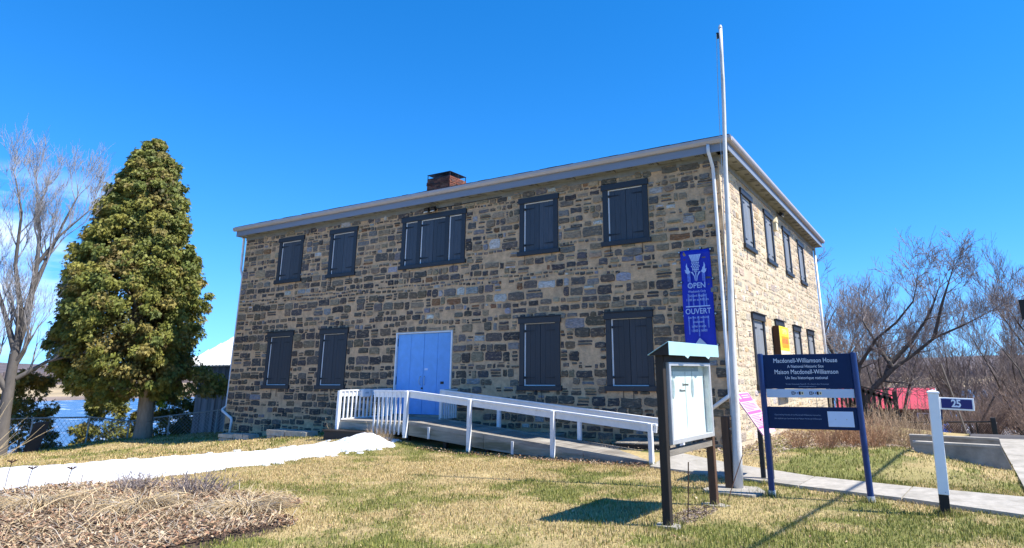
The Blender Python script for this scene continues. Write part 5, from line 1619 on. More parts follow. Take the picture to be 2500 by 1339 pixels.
# ------------------------------------------------------------------ timber stairs, cottage and yard on the right
sr = thing('timber_stair', (2, 11.5, Hs(2, 11.5)), 'dark stained timber stair with slatted railing beside the stone house', 'stairs')
SY = 11.0
sx0, sx1 = 1.05, 2.52
def sz(x): return 1.32 - (x - sx0) / (sx1 - sx0) * .48
q = MB(); q.bar((sx0, SY, sz(sx0)), (sx1, SY, sz(sx1)), .09, .05); q.build('handrail', M['black_rail'], sr)
q = MB(); q.bar((sx0, SY, sz(sx0) - .14), (sx1, SY, sz(sx1) - .14), .04, .09); q.build('rail', M['black_rail'], sr)
for k in range(9):
    x = sx0 + .06 + k * .165
    q = MB(); q.bbox((x - .04, SY - .02, sz(x) - 1.15), (x + .04, SY + .02, sz(x) - .04), .004); q.build('baluster', M['black_rail'], sr)
q = MB(); q.bbox((sx1, SY - .07, -.9), (sx1 + .15, SY + .07, 1.0), .006); q.build('post', M['black_rail'], sr)
q = MB(); q.bbox((1.42, SY - .08, -.9), (1.56, SY + .06, 1.62), .006); q.build('post', M['black_rail'], sr)
q = MB(); q.bbox((.3, SY - .04, 1.40), (1.42, SY + .04, 1.48), .004); q.build('rail', M['black_rail'], sr)
for k in range(7):
    q = MB(); q.bbox((.36 + k * .15, SY - .02, .3), (.43 + k * .15, SY + .02, 1.40), .004); q.build('baluster', M['black_rail'], sr)
for k in range(7):
    x = 1.5 + k * .2
    q = MB(); q.bbox((x, SY + .1, .25 - k * .16), (x + .3, SY + 1.1, .29 - k * .16), .004); q.build('tread', M['dark_wood'], sr)
q = MB(); q.bbox((.05, SY + .05, .20), (1.5, SY + 2, .28), .004); q.build('deck', M['dark_wood'], sr)

ct_ = thing('red_roof_cottage', (1.5, 46, Hs(1.5, 46)), 'low brown cottage with pinkish red metal roof down the slope', 'house')
zb = -1.1
q = MB(); q.box((-3.4, 44.6, -4.6), (3.0, 50.4, zb)); q.build('wall', M['siding'], ct_)
q = MB(); q.prism([(3.003, 44.6, zb), (3.003, 50.4, zb), (3.003, 47.5, zb + 1.25)], (.03, 0, 0)); q.build('gable', M['siding'], ct_)
q = MB(); q.hexa([(-3.8, 44.1, zb - .12), (3.5, 44.1, zb - .12), (3.5, 47.5, zb + 1.38), (-3.8, 47.5, zb + 1.38), (-3.8, 44.1, zb - .04), (3.5, 44.1, zb - .04), (3.5, 47.5, zb + 1.46), (-3.8, 47.5, zb + 1.46)]); q.build('roof', M['red_roof'], ct_)
q = MB(); q.hexa([(-3.8, 50.9, zb - .12), (3.5, 50.9, zb - .12), (3.5, 47.52, zb + 1.38), (-3.8, 47.52, zb + 1.38), (-3.8, 50.9, zb - .04), (3.5, 50.9, zb - .04), (3.5, 47.52, zb + 1.46), (-3.8, 47.52, zb + 1.46)]); q.build('roof', M['red_roof'], ct_)
for k in range(14):
    x = -3.6 + k * .53
    q = MB(); q.bar((x, 44.08, zb - .02), (x, 47.5, zb + 1.48), .06, .04); q.build('roof_rib', M['red_roof'], ct_)
for p, p2 in (((3.52, 44.1, zb - .1), (3.52, 47.5, zb + 1.4)), ((3.52, 50.9, zb - .1), (3.52, 47.5, zb + 1.4))):
    q = MB(); q.bar(p, p2, .06, .16); q.build('barge_board', M['white_paint'], ct_)
q = MB(); q.bbox((2.02, 44.54, -2.35), (2.9, 44.6, -1.45), .01); wv = q.build('window', M['white_paint'], ct_)
q = MB(); q.box((2.12, 44.53, -2.25), (2.44, 44.538, -1.55)); q.build('pane', M['window_dark'], wv)
q = MB(); q.box((2.5, 44.53, -2.25), (2.8, 44.538, -1.55)); q.build('pane', M['window_dark'], wv)
q = MB(); q.box((.8, 44.57, -2.3), (1.5, 44.6, -1.5)); q.build('window', M['window_dark'], ct_)

def tarp(x, y, z, s, label, seed):
    rnd = np.random.default_rng(seed)
    n_ = 7; V = []; F = []
    for i in range(n_):
        for j in range(n_):
            u, v_ = (i / (n_ - 1) - .5) * 2, (j / (n_ - 1) - .5) * 2
            hh = 1.1 * (1 - max(abs(u), abs(v_)) ** 1.4) + rnd.uniform(-.05, .05)
            V.append((u * s + rnd.uniform(-.06, .06), v_ * s, hh * s * 1.1))
    for i in range(n_ - 1):
        for j in range(n_ - 1): F.append((i * n_ + j, (i + 1) * n_ + j, (i + 1) * n_ + j + 1, i * n_ + j + 1))
    me = bpy.data.meshes.new('tarp_cover'); me.from_pydata(V, [], F); me.update()
    o = link_mesh('tarp_cover', me, M['tarp'], None); o.location = (x, y, z); tag(o, label, 'tarp')
tarp(3.95, 42, Hs(3.95, 42) - .05, 1.0, 'bright blue tarp draped over a pile in the cottage yard', 1)
tarp(2.55, 43.2, Hs(2.55, 43.2) - .05, .5, 'small blue tarp bundle under the cottage window', 2)

def car(x, y, rz, label, body):
    t = thing('parked_car', (0, 0, 0), label, 'car')
    q = MB(); prof_ = [(-2.0, .35), (-2.05, .75), (-1.6, .9), (-1.0, 1.35), (.5, 1.38), (1.15, .95), (1.95, .8), (2.05, .4)]
    q.prism([(a, -.8, b) for a, b in prof_], (0, 1.6, 0)); bd = q.build('body', body, t)
    for s in (-.803, .803):
        q = MB(); q.prism([(-.9, s, .95), (-.75, s, 1.28), (.42, s, 1.3), (.95, s, .95)], (0, .004, 0)); q.build('side_window', M['window_dark'], bd)
    for wx in (-1.3, 1.3):
        for wy in (-.82, .66):
            q = MB(); q.tube((wx, wy, .32), (wx, wy + .16, .32), .32, n=14); w_ = q.build('wheel', M['black_base'], t)
            q = MB(); q.tube((wx, wy - .005, .32), (wx, wy + .165, .32), .17, n=10); q.build('rim', M['alu'], w_)
    q = MB(); q.box((2.03, -.7, .55), (2.06, -.45, .68)); q.build('headlight', M['flood'], t)
    q = MB(); q.box((2.03, .45, .55), (2.06, .7, .68)); q.build('headlight', M['flood'], t)
    t.location = (x, y, Hs(x, y) + .02); t.rotation_euler = (0, 0, rz)
car(6.6, 45.0, .4, 'pale car parked in the yard beyond the wire fence', M['white_paint'])

fr = thing('pipe_fence', (4.3, 9.3, Hs(4.3, 9.3)), 'low dark pipe fence with stout end post beside the drive', 'fence')
pz = .16
q = MB(); q.tube((2.6, 9.6, pz - .12), (5.25, 9.3, pz), .022, n=8); q.build('top_rail', M['black_rail'], fr)
q = MB(); q.bbox((5.22, 9.22, -.6), (5.36, 9.36, .28), .008); q.build('end_post', M['black_rail'], fr)
for x in (2.7, 3.9, 4.85):
    q = MB(); q.tube((x, 9.45, -.6), (x, 9.45, pz - .05), .022, n=8); q.build('post', M['black_rail'], fr)
q = MB()
for k in range(40):
    x = 2.65 + k * .066
    for s in (-1, 1): q.tube((x, 9.45, pz - .08), (x + s * .3, 9.45, -.3), .004, n=3, cap=False)
q.build('mesh', M['black_rail'], fr, kind='stuff')
q = MB(); q.tube((4.55, 8.9, -.25), (4.15, 10.4, 1.9), .03, n=8)
lp = thing('fallen_pole', (4.55, 8.9, -.2), 'slender dark pole leaning over the pipe fence', 'pole'); q.build('pole', M['bark'], lp)

# white farm buildings across the river
for k, (x, y, w, lab) in enumerate([(-338, 250, 16, 'small white farm shed across the river, farthest along the field'), (-330, 268, 26, 'long white farm building across the river'), (-342, 232, 7, 'tiny white hut across the river near the shore')]):
    z = -5.2
    t = thing('farm_building', (x, y, z), lab, 'building')
    T = Matrix.Translation((x, y, z)) @ Matrix.Rotation(R(48), 4, 'Z')
    q = MB(T); q.box((-w / 2, -4, -1.5), (w / 2, 4, 3)); q.build('wall', M['haze_house'], t)
    q = MB(T); q.prism([(-w / 2 - .3, -4.4, 3), (-w / 2 - .3, 4.4, 3), (-w / 2 - .3, 0, 5.2)], (w + .6, 0, 0)); q.build('roof', M['tin_roof'], t)

# ------------------------------------------------------------------ dry shrubs along the side wall
def stalk_clump(n_, h, r, seed, thin=.004, lean=.45):
    rnd = np.random.default_rng(seed); segs = []
    for k in range(n_):
        a = rnd.uniform(0, 6.28); q = r * np.sqrt(rnd.uniform()) * .6
        p = np.array([q * np.cos(a), q * np.sin(a), -.03]); d = np.array([np.cos(a) * lean * rnd.uniform(.1, 1.3), np.sin(a) * lean * rnd.uniform(.1, 1.3), 1]); d /= np.linalg.norm(d)
        L = h * rnd.uniform(.5, 1.1)
        for j in range(4):
            d = d + rnd.normal(0, .12, 3) + np.array([0, 0, -.05 * j]); d /= np.linalg.norm(d); p2 = p + d * L / 4
            segs.append((p, p2, thin * (1 - .15 * j), thin * (.85 - .15 * j))); p = p2
            if j >= 1 and rnd.uniform() < .6:
                e_ = d + rnd.normal(0, .5, 3); e_ /= np.linalg.norm(e_); segs.append((p, p + e_ * L * .18, thin * .6, thin * .4))
    return segs
SC = [segs_mesh(stalk_clump(110, .85, .5, s, .006)) for s in (1, 2, 3)]
lab_sh = ['reddish-brown leafless shrub at the foot of the side wall near the corner', 'reddish-brown leafless shrub below the second side window', 'reddish-brown leafless shrub behind the right post of the navy sign', 'tan leafless shrub by the timber stair rail', 'tan leafless shrub at the end of the concrete walls', 'low reddish-brown leafless shrub between the lawn and the wall bed', 'pale dry shrub behind the concrete walls', 'rust-coloured leafless shrub in the middle of the wall bed', 'pale dry shrub beside the stair end post', 'low rust-coloured shrub at the lawn edge of the wall bed', 'tall tan shrub behind the rust-coloured ones']
sp = [(1.1, .9, .62, 0), (1.55, 1.7, .75, 1), (2.3, 1.5, .85, 2), (2.6, 3.2, 1.05, 0), (3.15, 2.9, .9, 1), (1.75, .6, .6, 2), (3.6, 4.2, .9, 0), (2.0, 2.4, .85, 1), (2.75, 5.0, 1.05, 2), (2.65, .9, .7, 1), (2.0, 4.0, 1.0, 0)]
for k, ((x, y, s, g), lab) in enumerate(zip(sp, lab_sh)):
    v, f = SC[g]
    z = Hs(x, y)
    tan = 'tan' in lab or 'pale' in lab
    c = np.array([.40, .29, .19] if tan else [.34, .19, .11]) * rng.uniform(.55, 1.35, (len(f), 1))
    o = link_mesh('dry_shrub', np_mesh('dry_shrub', v * s, f, c), M['twig'], None)
    o.location = (x, y, z); o.rotation_euler = (0, 0, k * 1.3); tag(o, lab, 'shrub', 'leafless shrubs along the side wall')
# grass tufts at the ramp and landing
for k, (x, y, s, lab) in enumerate([(-11.5, -1.35, .55, 'tuft of dry straw stalks against the wall left of the steps'), (-8.9, -2.28, .5, 'row of dry stalks poking up in front of the landing balusters'), (-8.5, -2.3, .42, 'dry stalks at the landing corner post above the snow'), (-4.05, -.45, .35, 'small tuft of dry stalks between the two timber covers'), (-3.1, -.5, .33, 'thin dry stalks beside the larger timber cover')]):
    v, f = SC[k % 3]
    sel = rng.permutation(len(f))[: len(f) // 2]
    c = np.array([.46, .34, .21]) * rng.uniform(.6, 1.3, (len(sel), 1))
    o = link_mesh('dry_tuft', np_mesh('dry_tuft', v * s, f[sel], c), M['twig'], None); o.location = (x, y, Hs(x, y)); tag(o, lab, 'plant')

# ------------------------------------------------------------------ snow strip
up_edge = [(-21, -12.0), (-17, -9.6), (-14.2, -8.26), (-12.86, -6.41), (-12.08, -3.77), (-11.6, -2.75), (-10.7, -2.62)]
SN_A = np.array([(-22, -13.4), (-17.2, -10.0), (-14.3, -8.3), (-12.9, -6.45), (-12.05, -4.3), (-11.3, -3.3), (-10.2, -2.65), (-9.2, -2.35), (-8.3, -2.25)])
SN_B = np.array([(-16, -17), (-12.6, -13), (-9.95, -9.95), (-9.35, -8.2), (-9.0, -6.0), (-9.05, -4.6), (-8.75, -3.6), (-8.35, -2.95), (-7.75, -2.55)])
nS, mS = 150, 26
tS = np.linspace(0, len(SN_A) - 1, nS)
ea = np.stack([np.interp(tS, range(len(SN_A)), SN_A[:, k]) for k in (0, 1)], 1)
eb = np.stack([np.interp(tS, range(len(SN_B)), SN_B[:, k]) for k in (0, 1)], 1)
for e_, sd in ((ea, 1), (eb, 5)):
    e_[:, 0] += (fnoise(e_[:, 0], e_[:, 1], 1.6, sd, 5) - .5) * .8; e_[:, 1] += (fnoise(e_[:, 0], e_[:, 1], 1.9, sd + 3, 5) - .5) * .7
sv = np.linspace(0, 1, mS)
G = ea[:, None, :] * (1 - sv)[None, :, None] + eb[:, None, :] * sv[None, :, None]
bul = np.sin(np.pi * sv) ** .45
heap = .24 * np.exp(-(((G[..., 0] + 8.9) / 1.0) ** 2 + ((G[..., 1] + 2.55) / .5) ** 2))
endt = ss(0, .09, 1 - np.linspace(0, 1, nS))[:, None]
heap = .13 * np.exp(-(((G[..., 0] + 8.9) / .8) ** 2 + ((G[..., 1] + 2.6) / .4) ** 2))
bul = bul[None, :] * endt
bul = np.asarray(bul)
Z = H(G[..., 0], G[..., 1]) - .02 + bul * (.03 + .12 * fnoise(G[..., 0], G[..., 1], 1.3, 9) + .05 * fnoise(G[..., 0], G[..., 1], 4, 11)) + heap * bul
V = np.stack([G[..., 0].ravel(), G[..., 1].ravel(), Z.ravel()], 1)
ii = (np.arange(nS - 1)[:, None] * mS + np.arange(mS - 1)[None, :]).ravel()
F = np.stack([ii, ii + 1, ii + mS + 1, ii + mS], 1)
rnd = np.random.default_rng(91); Vx, Fx, off_ = [V], [F], len(V)
for k in range(60):                                   # shrinking scraps along the edges
    e_ = (ea if k % 2 else eb)[rnd.integers(25, nS - 8)]
    other = (eb if k % 2 else ea)[nS // 2]
    out_ = e_ - G.mean((0, 1)); cxs, cys = e_ + rnd.normal(0, .16, 2)
    r_ = rnd.uniform(.05, .17); th = np.linspace(0, 2 * np.pi, 11)[:-1]
    rad2 = r_ * rnd.uniform(.65, 1.25, 10)
    ring = np.stack([cxs + rad2 * 1.5 * np.cos(th), cys + rad2 * np.sin(th)], 1)
    ring2 = (ring - [cxs, cys]) * .55 + [cxs, cys]
    vz = np.concatenate([np.column_stack([ring, H(ring[:, 0], ring[:, 1]) - .01]), np.column_stack([ring2, H(ring2[:, 0], ring2[:, 1]) + .035])])
    i_ = np.arange(10); Vx.append(vz); Fx.append(np.stack([i_, (i_ + 1) % 10, 10 + (i_ + 1) % 10, 10 + i_], 1) + off_)
    Fx.append(np.array([[10, 11, 12, 13], [13, 14, 15, 16], [16, 17, 18, 19], [10, 13, 16, 19]]) + off_); off_ += 20
V = np.concatenate(Vx); F = np.concatenate(Fx)
o = link_mesh('snow', np_mesh('snow', V, F, smooth=True), M['snow'], None)
tag(o, 'melting strip of old white snow along the path to the steps', 'snow', kind='stuff')


def in_snow(x, y):
    from_ = np.full(x.shape, False)
    poly = np.concatenate([ea, eb[::-1]])
    j = len(poly) - 1
    for i in range(len(poly)):
        xi, yi, xj, yj = poly[i, 0], poly[i, 1], poly[j, 0], poly[j, 1]
        c = ((yi > y) != (yj > y)) & (x < (xj - xi) * (y - yi) / (yj - yi + 1e-12) + xi)
        from_ ^= c; j = i
    return from_


# ------------------------------------------------------------------ flower bed with dead stalks, lower left
def scatter(poly_fn, box_, n_, seed):
    rnd = np.random.default_rng(seed)
    x = rnd.uniform(box_[0], box_[1], n_); y = rnd.uniform(box_[2], box_[3], n_)
    m = poly_fn(x, y)
    return x[m], y[m]


def leaf_litter(name, x, y, seed, size, pal, lift, label, cat, zf=None):
    rnd = np.random.default_rng(seed); N = len(x)
    z = (H(x, y) if zf is None else zf(x, y)) + rnd.uniform(0, lift, N)
    n1 = rnd.normal(0, .5, (N, 3)); n1[:, 2] = 1; n1 /= np.linalg.norm(n1, axis=1)[:, None]
    a = np.cross(n1, rnd.normal(0, 1, (N, 3))); a /= np.linalg.norm(a, axis=1)[:, None]; b = np.cross(n1, a)
    L = size * rnd.uniform(.5, 1.3, N); w = L * rnd.uniform(.3, .7, N)
    P = np.stack([x, y, z + .006], 1)
    V = np.concatenate([P - a * L[:, None], P + b * w[:, None] + n1 * (L * .15)[:, None], P + a * L[:, None], P - b * w[:, None] + n1 * (L * .15)[:, None]])
    i = np.arange(N); F = np.concatenate([np.stack([i, i + N, i + 2 * N], 1), np.stack([i, i + 2 * N, i + 3 * N], 1)])
    c = pal[rnd.integers(0, len(pal), N)] * rnd.uniform(.6, 1.25, (N, 1))
    o = link_mesh(name, np_mesh(name, V, F, np.concatenate([c, c])), M['litter'], None)
    return tag(o, label, cat, kind='stuff')
PALB = np.array([[.42, .25, .145], [.34, .19, .11], [.50, .35, .22], [.24, .135, .08], [.54, .42, .29], [.10, .062, .045]])
bf = lambda x, y: in_poly(x + 1.1 * (fnoise(x, y, 1.6, 4) - .5), y + .9 * (fnoise(x, y, 1.6, 6) - .5), BED)
bed_z = lambda x, y: H(x, y) + .06 * fnoise(x, y, 1.2, 15)
x, y = scatter(bf, (-10.4, -2.6, -12.6, -7.4), 30000, 3)
leaf_litter('leaf_litter', x, y, 5, .036, PALB, .05, 'brown dead leaves and chips carpeting the flower bed', 'leaf litter', bed_z)


def straw(name, x, y, seed, Lm, flat, pal, label, w0=.0035, zf=None, dirp=None):
    rnd = np.random.default_rng(seed); N = len(x)
    z = (H(x, y) if zf is None else zf(x, y)) + rnd.uniform(0, .07, N)
    a = rnd.uniform(0, 6.28, N) if dirp is None else rnd.normal(dirp, .7, N)
    el = np.abs(rnd.normal(0, flat, N))
    d = np.stack([np.cos(a) * np.cos(el), np.sin(a) * np.cos(el), np.sin(el)], 1)
    L = Lm * rnd.uniform(.4, 1.5, N); w = w0 * rnd.uniform(.6, 1.6, N)
    s = np.cross(d, np.array([0, 0, 1.])); s /= np.linalg.norm(s, axis=1)[:, None] + 1e-6
    P = np.stack([x, y, z], 1); sag = np.stack([0 * L, 0 * L, -.06 * L], 1)
    mid = P + d * (L * .5)[:, None] - sag * .8; e_ = P + d * L[:, None] + sag
    u_ = np.array([0, 0, 1.]) * w[:, None]
    V = np.concatenate([P - s * w[:, None], P + s * w[:, None], mid + s * w[:, None] + u_, mid - s * w[:, None] + u_, e_])
    i = np.arange(N); c = pal[rnd.integers(0, len(pal), N)] * rnd.uniform(.7, 1.2, (N, 1))
    F = [np.stack([i, i + N, i + 2 * N, i + 3 * N], 1), np.stack([i + 3 * N, i + 2 * N, i + 4 * N], 1)]
    o = link_mesh(name, np_mesh(name, V, F, [c, c]), M['litter'], None)
    return tag(o, label, 'straw', kind='stuff')
PALS = np.array([[.54, .42, .24], [.47, .35, .20], [.60, .48, .30], [.36, .26, .155], [.42, .37, .31]])
x, y = scatter(bf, (-10.4, -2.6, -12.6, -7.4), 11000, 7)
straw('dead_stalks', x, y, 9, .24, .3, PALS, 'flattened tan straw stalks lying over the flower bed', zf=bed_z)
# heaped clumps of limp dead leaves
for k, (cx0, cy0, n_, lab) in enumerate([(-4.6, -8.95, 700, 'limp pale heap of dead day-lily leaves at the bed corner near the lawn'), (-6.1, -9.6, 650, 'flattened heap of dead strap leaves in the middle of the bed'), (-7.6, -10.2, 500, 'thin heap of dead strap leaves toward the snow')]):
    rnd = np.random.default_rng(k + 40); segs = []
    for j in range(n_):
        a = rnd.uniform(0, 6.28); q = rnd.uniform(0, .35)
        p = np.array([q * np.cos(a), q * np.sin(a), .02]); L = rnd.uniform(.25, .6); d = np.array([np.cos(a), np.sin(a), rnd.uniform(.2, .9)]); d /= np.linalg.norm(d)
        for s in range(4):
            p2 = p + d * L / 4; p2[2] = max(p2[2], .012 + rnd.uniform(0, .03)); segs.append((p, p2, .006 * (1 - .2 * s), .006 * (.8 - .2 * s))); p = p2; d = d + np.array([0, 0, -.45]) + rnd.normal(0, .15, 3); d /= np.linalg.norm(d)
    v, f = segs_mesh(segs)
    o = link_mesh('dead_leaf_clump', np_mesh('dead_leaf_clump', v, f, PALS[rnd.integers(0, 5, len(f))] * rnd.uniform(.7, 1.15, (len(f), 1))), M['twig'], None)
    o.location = (cx0, cy0, Hs(cx0, cy0) + .05); tag(o, lab, 'plant')
# two low twiggy shrubs
TWG = segs_mesh(thicket(150, 21, .42))
for k, (x, y, s, lab) in enumerate([(-7.75, -8.75, .85, 'small grey twiggy shrub at the back of the flower bed near the snow'), (-6.55, -8.45, 1.0, 'small grey-brown twiggy shrub at the back of the flower bed near the lawn')]):
    v, f = TWG
    vv = v * np.array([s, s, s]); 
    o = link_mesh('twiggy_shrub', np_mesh('twiggy_shrub', vv, f, np.array([.24, .20, .19]) * rng.uniform(.6, 1.3, (len(f), 1))), M['twig'], None); o.location = (x, y, Hs(x, y) + .02); o.rotation_euler = (0, 0, k); tag(o, lab, 'shrub')
# long bent straw stems
for k, (p, q, lab) in enumerate([((-6.2, -11.3, .05), (-6.9, -9.6, .30), 'long bent straw stem leaning over the bed toward the snow'), ((-5.3, -10.9, .0), (-5.6, -9.9, .28), 'long tan straw stem arched over the bed'), ((-6.0, -10.6, 0), (-6.6, -9.9, .32), 'medium tan straw stem in the bed'), ((-5.0, -10.4, 0), (-4.9, -9.7, .22), 'short bent straw stem near the lawn side of the bed')]):
    p, q = Vector(p), Vector(q); m_ = (p + q) / 2 + Vector((0, 0, .08)); z = Hs(p.x, p.y)
    t = thing('straw_stem', (p.x, p.y, z), lab, 'stem')
    b_ = MB(); b_.pipe([p + Vector((0, 0, z - .05)), m_ + Vector((0, 0, z)), q + Vector((0, 0, z))], [.007, .006, .004], 6); b_.build('stalk', M['tan_stem'], t)
# dead umbel flower heads above the snow
for k, (x, y, h, lab) in enumerate([(-9.6, -9.9, .52, 'dead dark flower head on a thin stem against the snow, tallest'), (-9.45, -10.3, .40, 'dead dark flower head against the snow beside the tallest'), (-9.2, -9.75, .42, 'small dead flower head against the snow'), (-8.9, -9.3, .38, 'thin dead seed head near the twiggy shrub')]):
    z = Hs(x, y); t = thing('dead_flower', (x, y, z), lab, 'flower')
    b_ = MB(); b_.pipe([(x, y, z - .03), (x + .02, y, z + h * .6), (x + .03, y + .02, z + h)], .005, 5)
    b_.build('stem', M['brown_wood'], t)
    b_ = MB()
    for j in range(9):
        a = j * .7; b_.tube((x + .03, y + .02, z + h - .02), (x + .03 + .07 * math.cos(a), y + .02 + .07 * math.sin(a), z + h + .02), .004, .008, 5)
    b_.build('umbel', M['brown_edge'], t)
# tall dry weed at the left margin
wd = thing('dry_weed', (-14.2, -8.9, Hs(-14.2, -8.9)), 'tall tan dry weed stems rising at the far end of the snow', 'weed')
rnd = np.random.default_rng(77); segs = []
for k in range(26):
    a = rnd.uniform(-.4, 1.9); L = rnd.uniform(.7, 1.7); el = rnd.uniform(.45, 1.25)
    p = np.array([rnd.uniform(-.1, .1), rnd.uniform(-.1, .1), -.05]); d = np.array([np.cos(a) * np.cos(el) * .5, np.sin(a) * np.cos(el), np.sin(el)])
    for j in range(4):
        p2 = p + d * L / 4; segs.append((p, p2, .011 * (1 - .2 * j), .011 * (.8 - .2 * j))); p = p2; d = d + rnd.normal(0, .1, 3)
v, f = segs_mesh(segs)
link_mesh('stems', np_mesh('stems', v, f, np.array([.50, .38, .21]) * rng.uniform(.7, 1.2, (len(f), 1))), M['twig'], wd)

# mulch under the kiosk and along the house
kf = lambda x, y: (((x - .96 - .06 * (y + 6.2)) / .24) ** 2 + ((y + 6.2) / .75) ** 2) < .8 + .6 * (fnoise(x, y, 5, 3) - .5)
x, y = scatter(kf, (.4, 1.5, -7.2, -5.2), 5200, 5)
leaf_litter('mulch', x, y, 6, .018, np.array([[.12, .085, .07], [.20, .15, .12], [.07, .05, .045], [.32, .26, .21]]), .03, 'dark bark mulch patch between the kiosk posts', 'mulch')
hf = lambda x, y: (y < .0) & (y > -.75 - .25 * fnoise(x, y, 1.5, 8)) & (x < .3) & (x > -8) | ((x > 0.) & (x < .7 + 2.5 * ss(0, 1.4, y) + .5 * fnoise(x, y, 1.5, 8)) & (y > -.75) & (y < 5) & (x < 3.5))
x, y = scatter(hf, (-8, 3.6, -1.1, 5), 24000, 15)
leaf_litter('mulch_bed', x, y, 16, .032, np.array([[.30, .22, .16], [.22, .155, .11], [.38, .29, .22], [.13, .09, .07], [.44, .36, .29]]), .05, 'pale shredded mulch and dead leaves along the foot of the house', 'mulch')
rf_ = lambda x, y: (y > -2.45 + .14 * fnoise(x, y, 3, 2)) & (y < -2.03) & (x > -7.4) & (x < -1.3)
x, y = scatter(rf_, (-7.5, -1.2, -2.6, -2.0), 3600, 25)
leaf_litter('blown_leaves', x, y, 26, .026, PALB, .04, 'line of blown brown leaves along the ramp skirt', 'leaf litter')
x = rng.uniform(-12, 4.6, 900); y = rng.uniform(-10.5, -1.2, 900)
m = (~in_snow(x, y)) & ~((x > -10.9) & (x < -1.2) & (y > -2.2)); x, y = x[m], y[m]
leaf_litter('stray_leaves', x, y, 28, .022, PALB, .03, 'few stray dead leaves scattered on the lawn', 'leaf litter')
x = rng.uniform(6.6, 13, 16000); y = rng.uniform(8.8, 22, 16000)
leaf_litter('bank_leaves', x, y, 36, .06, PALB * 1.1, .03, 'brown fallen leaves covering the bank past the drive', 'leaf litter')

# ------------------------------------------------------------------ lawn grass
def keep(x, y):
    m = ~in_snow(x, y)
    m &= ~((x > -18.9) & (x < .02) & (y > -.02) & (y < 14.2))
    m &= ~((x > -10.9) & (x < -1.15) & (y > -2.1) & (y < 0))
    m &= ~((x > -10.95) & (x < -9.25) & (y > -2.5) & (y < -2))
    m &= ~hf(x, y) & ~kf(x, y)
    m &= ~bf(x, y)
    far_ = np.interp(x, [p[0] for p in pts_far], [p[1] for p in pts_far]); near_ = np.interp(x, [p[0] for p in pts_near], [p[1] for p in pts_near])
    m &= ~((x > -1.3) & (y < far_ + .01) & (y > near_ - .01) & (x < 5.1))
    m &= ~((x > 5.06 + .022 * y) & (y < 8.7)) & ~((y > 7.2) & (y < 8.6) & (x > 4.6))
    m &= ~((x > 3.35) & (x < 5.05) & (y > .33) & (y < 2.2))
    return m


def grass(n_, box_, seed, hmean, wmean):
    rnd = np.random.default_rng(seed)
    x = rnd.uniform(box_[0], box_[1], n_); y = rnd.uniform(box_[2], box_[3], n_)
    m = keep(x, y); x, y = x[m], y[m]; N = len(x)
    g = lawn_mix(x, y)
    isg = rnd.uniform(0, 1, N) < g * .85 + .05
    sc = np.array([[.54, .42, .20], [.47, .36, .165], [.62, .50, .27], [.38, .285, .135]]); gc = np.array([[.20, .22, .045], [.25, .25, .06], [.13, .155, .035], [.29, .265, .08]])
    c = np.where(isg[:, None], gc[rnd.integers(0, 4, N)], sc[rnd.integers(0, 4, N)]) * rnd.uniform(.7, 1.25, (N, 1))
    a = rnd.uniform(0, 6.28, N); h = hmean * rnd.uniform(.45, 1.35, N) * np.where(isg, 1.1, .85); w = wmean * rnd.uniform(.7, 1.4, N)
    tilt = np.abs(rnd.normal(0, .75, N)) * np.where(isg, .7, 1.1)
    dx, dy = np.cos(a) * np.sin(tilt), np.sin(a) * np.sin(tilt); dz = np.cos(tilt)
    P = np.stack([x, y, H(x, y) - .004], 1); sd = np.stack([-np.sin(a), np.cos(a), 0 * a], 1) * w[:, None]
    tip = P + np.stack([dx, dy, np.maximum(dz, .18)], 1) * h[:, None]
    mid = P + np.stack([dx * .35, dy * .35, np.maximum(dz, .3) * .6], 1) * h[:, None]
    V = np.concatenate([P - sd, P + sd, mid + sd * .8, mid - sd * .8, tip]); i = np.arange(N)
    F = [np.stack([i, i + N, i + 2 * N, i + 3 * N], 1), np.stack([i + 3 * N, i + 2 * N, i + 4 * N], 1)]
    return V, F, c
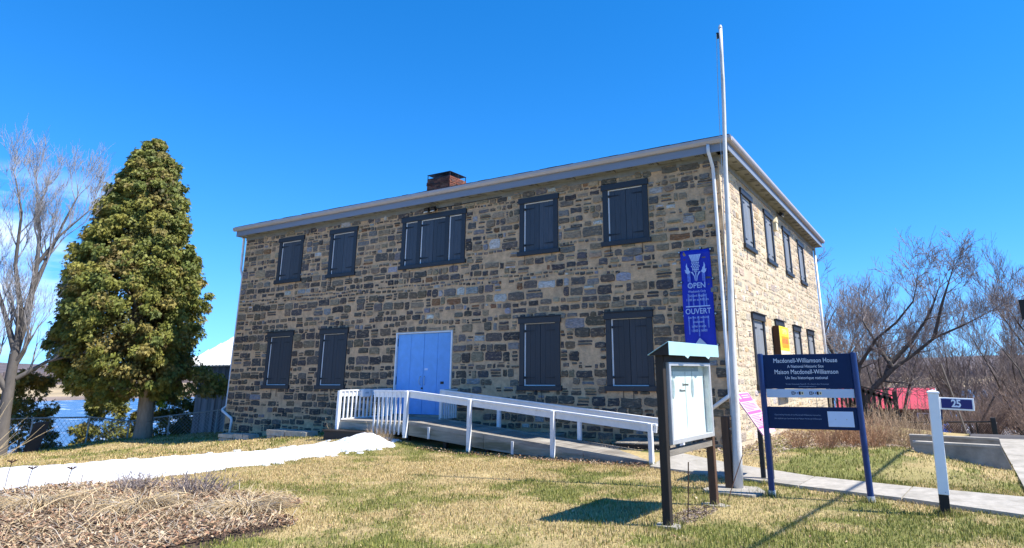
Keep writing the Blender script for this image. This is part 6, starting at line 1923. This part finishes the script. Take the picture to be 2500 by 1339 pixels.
def tufts(spots, seed):
    rnd = np.random.default_rng(seed); X, Y = [], []
    for sx2, sy2, r, n_ in spots:
        a = rnd.uniform(0, 6.28, n_); q = r * (.75 + rnd.exponential(.3, n_)); X.append(sx2 + q * np.cos(a)); Y.append(sy2 + q * np.sin(a))
    x = np.concatenate(X); y = np.concatenate(Y); N = len(x)
    h = rnd.uniform(.05, .13, N); w = .0035 * rnd.uniform(.7, 1.4, N); a = rnd.uniform(0, 6.28, N); t = np.abs(rnd.normal(0, .4, N))
    P = np.stack([x, y, H(x, y) - .004], 1); sd = np.stack([-np.sin(a), np.cos(a), 0 * a], 1) * w[:, None]
    dr_ = np.stack([np.cos(a) * np.sin(t), np.sin(a) * np.sin(t), np.cos(t)], 1)
    V = np.concatenate([P - sd, P + sd, P + dr_ * (h * .6)[:, None] + sd * .7, P + dr_ * (h * .6)[:, None] - sd * .7, P + dr_ * h[:, None] + np.stack([np.cos(a) * h * .2, np.sin(a) * h * .2, 0 * h], 1)]); i = np.arange(N)
    c = np.array([[.24, .24, .06], [.40, .33, .15], [.17, .19, .045]])[rnd.integers(0, 3, N)] * rnd.uniform(.7, 1.2, (N, 1))
    return V, [np.stack([i, i + N, i + 2 * N, i + 3 * N], 1), np.stack([i + 3 * N, i + 2 * N, i + 4 * N], 1)], c
parts = [tufts([(1.59, -4.26, .08, 130), (2.97, -4.09, .08, 130), (3.92, -4.59, .1, 200), (-1.28, -2.1, .07, 120), (-3.64, -2.1, .07, 120), (-6.0, -2.1, .07, 120), (1.3, -3.2, .08, 120), (.95, -4.15, .5, 260), (.9, -6.95, .2, 160), (1.02, -5.39, .2, 160), (-22.87, -.64, .42, 260)], 9), grass(210000, (-9.5, 5.2, -10.6, -2.0), 1, .050, .0042), grass(110000, (-14, 5.2, -2.6, 7), 2, .055, .0055), grass(70000, (-25, -9, -11, 2.5), 4, .065, .010)]
Vg, Fq, Ft, Cg, base = [], [], [], [], 0
for V, F, c in parts:
    Vg.append(V); Fq.append(F[0] + base); Ft.append(F[1] + base); Cg.append(c); base += len(V)
Cg = np.concatenate(Cg)
o = link_mesh('grass', np_mesh('grass', np.concatenate(Vg), [np.concatenate(Fq), np.concatenate(Ft)], [Cg, Cg]), M['blade'], None)
tag(o, 'short winter lawn of straw and green blades', 'grass', kind='stuff')
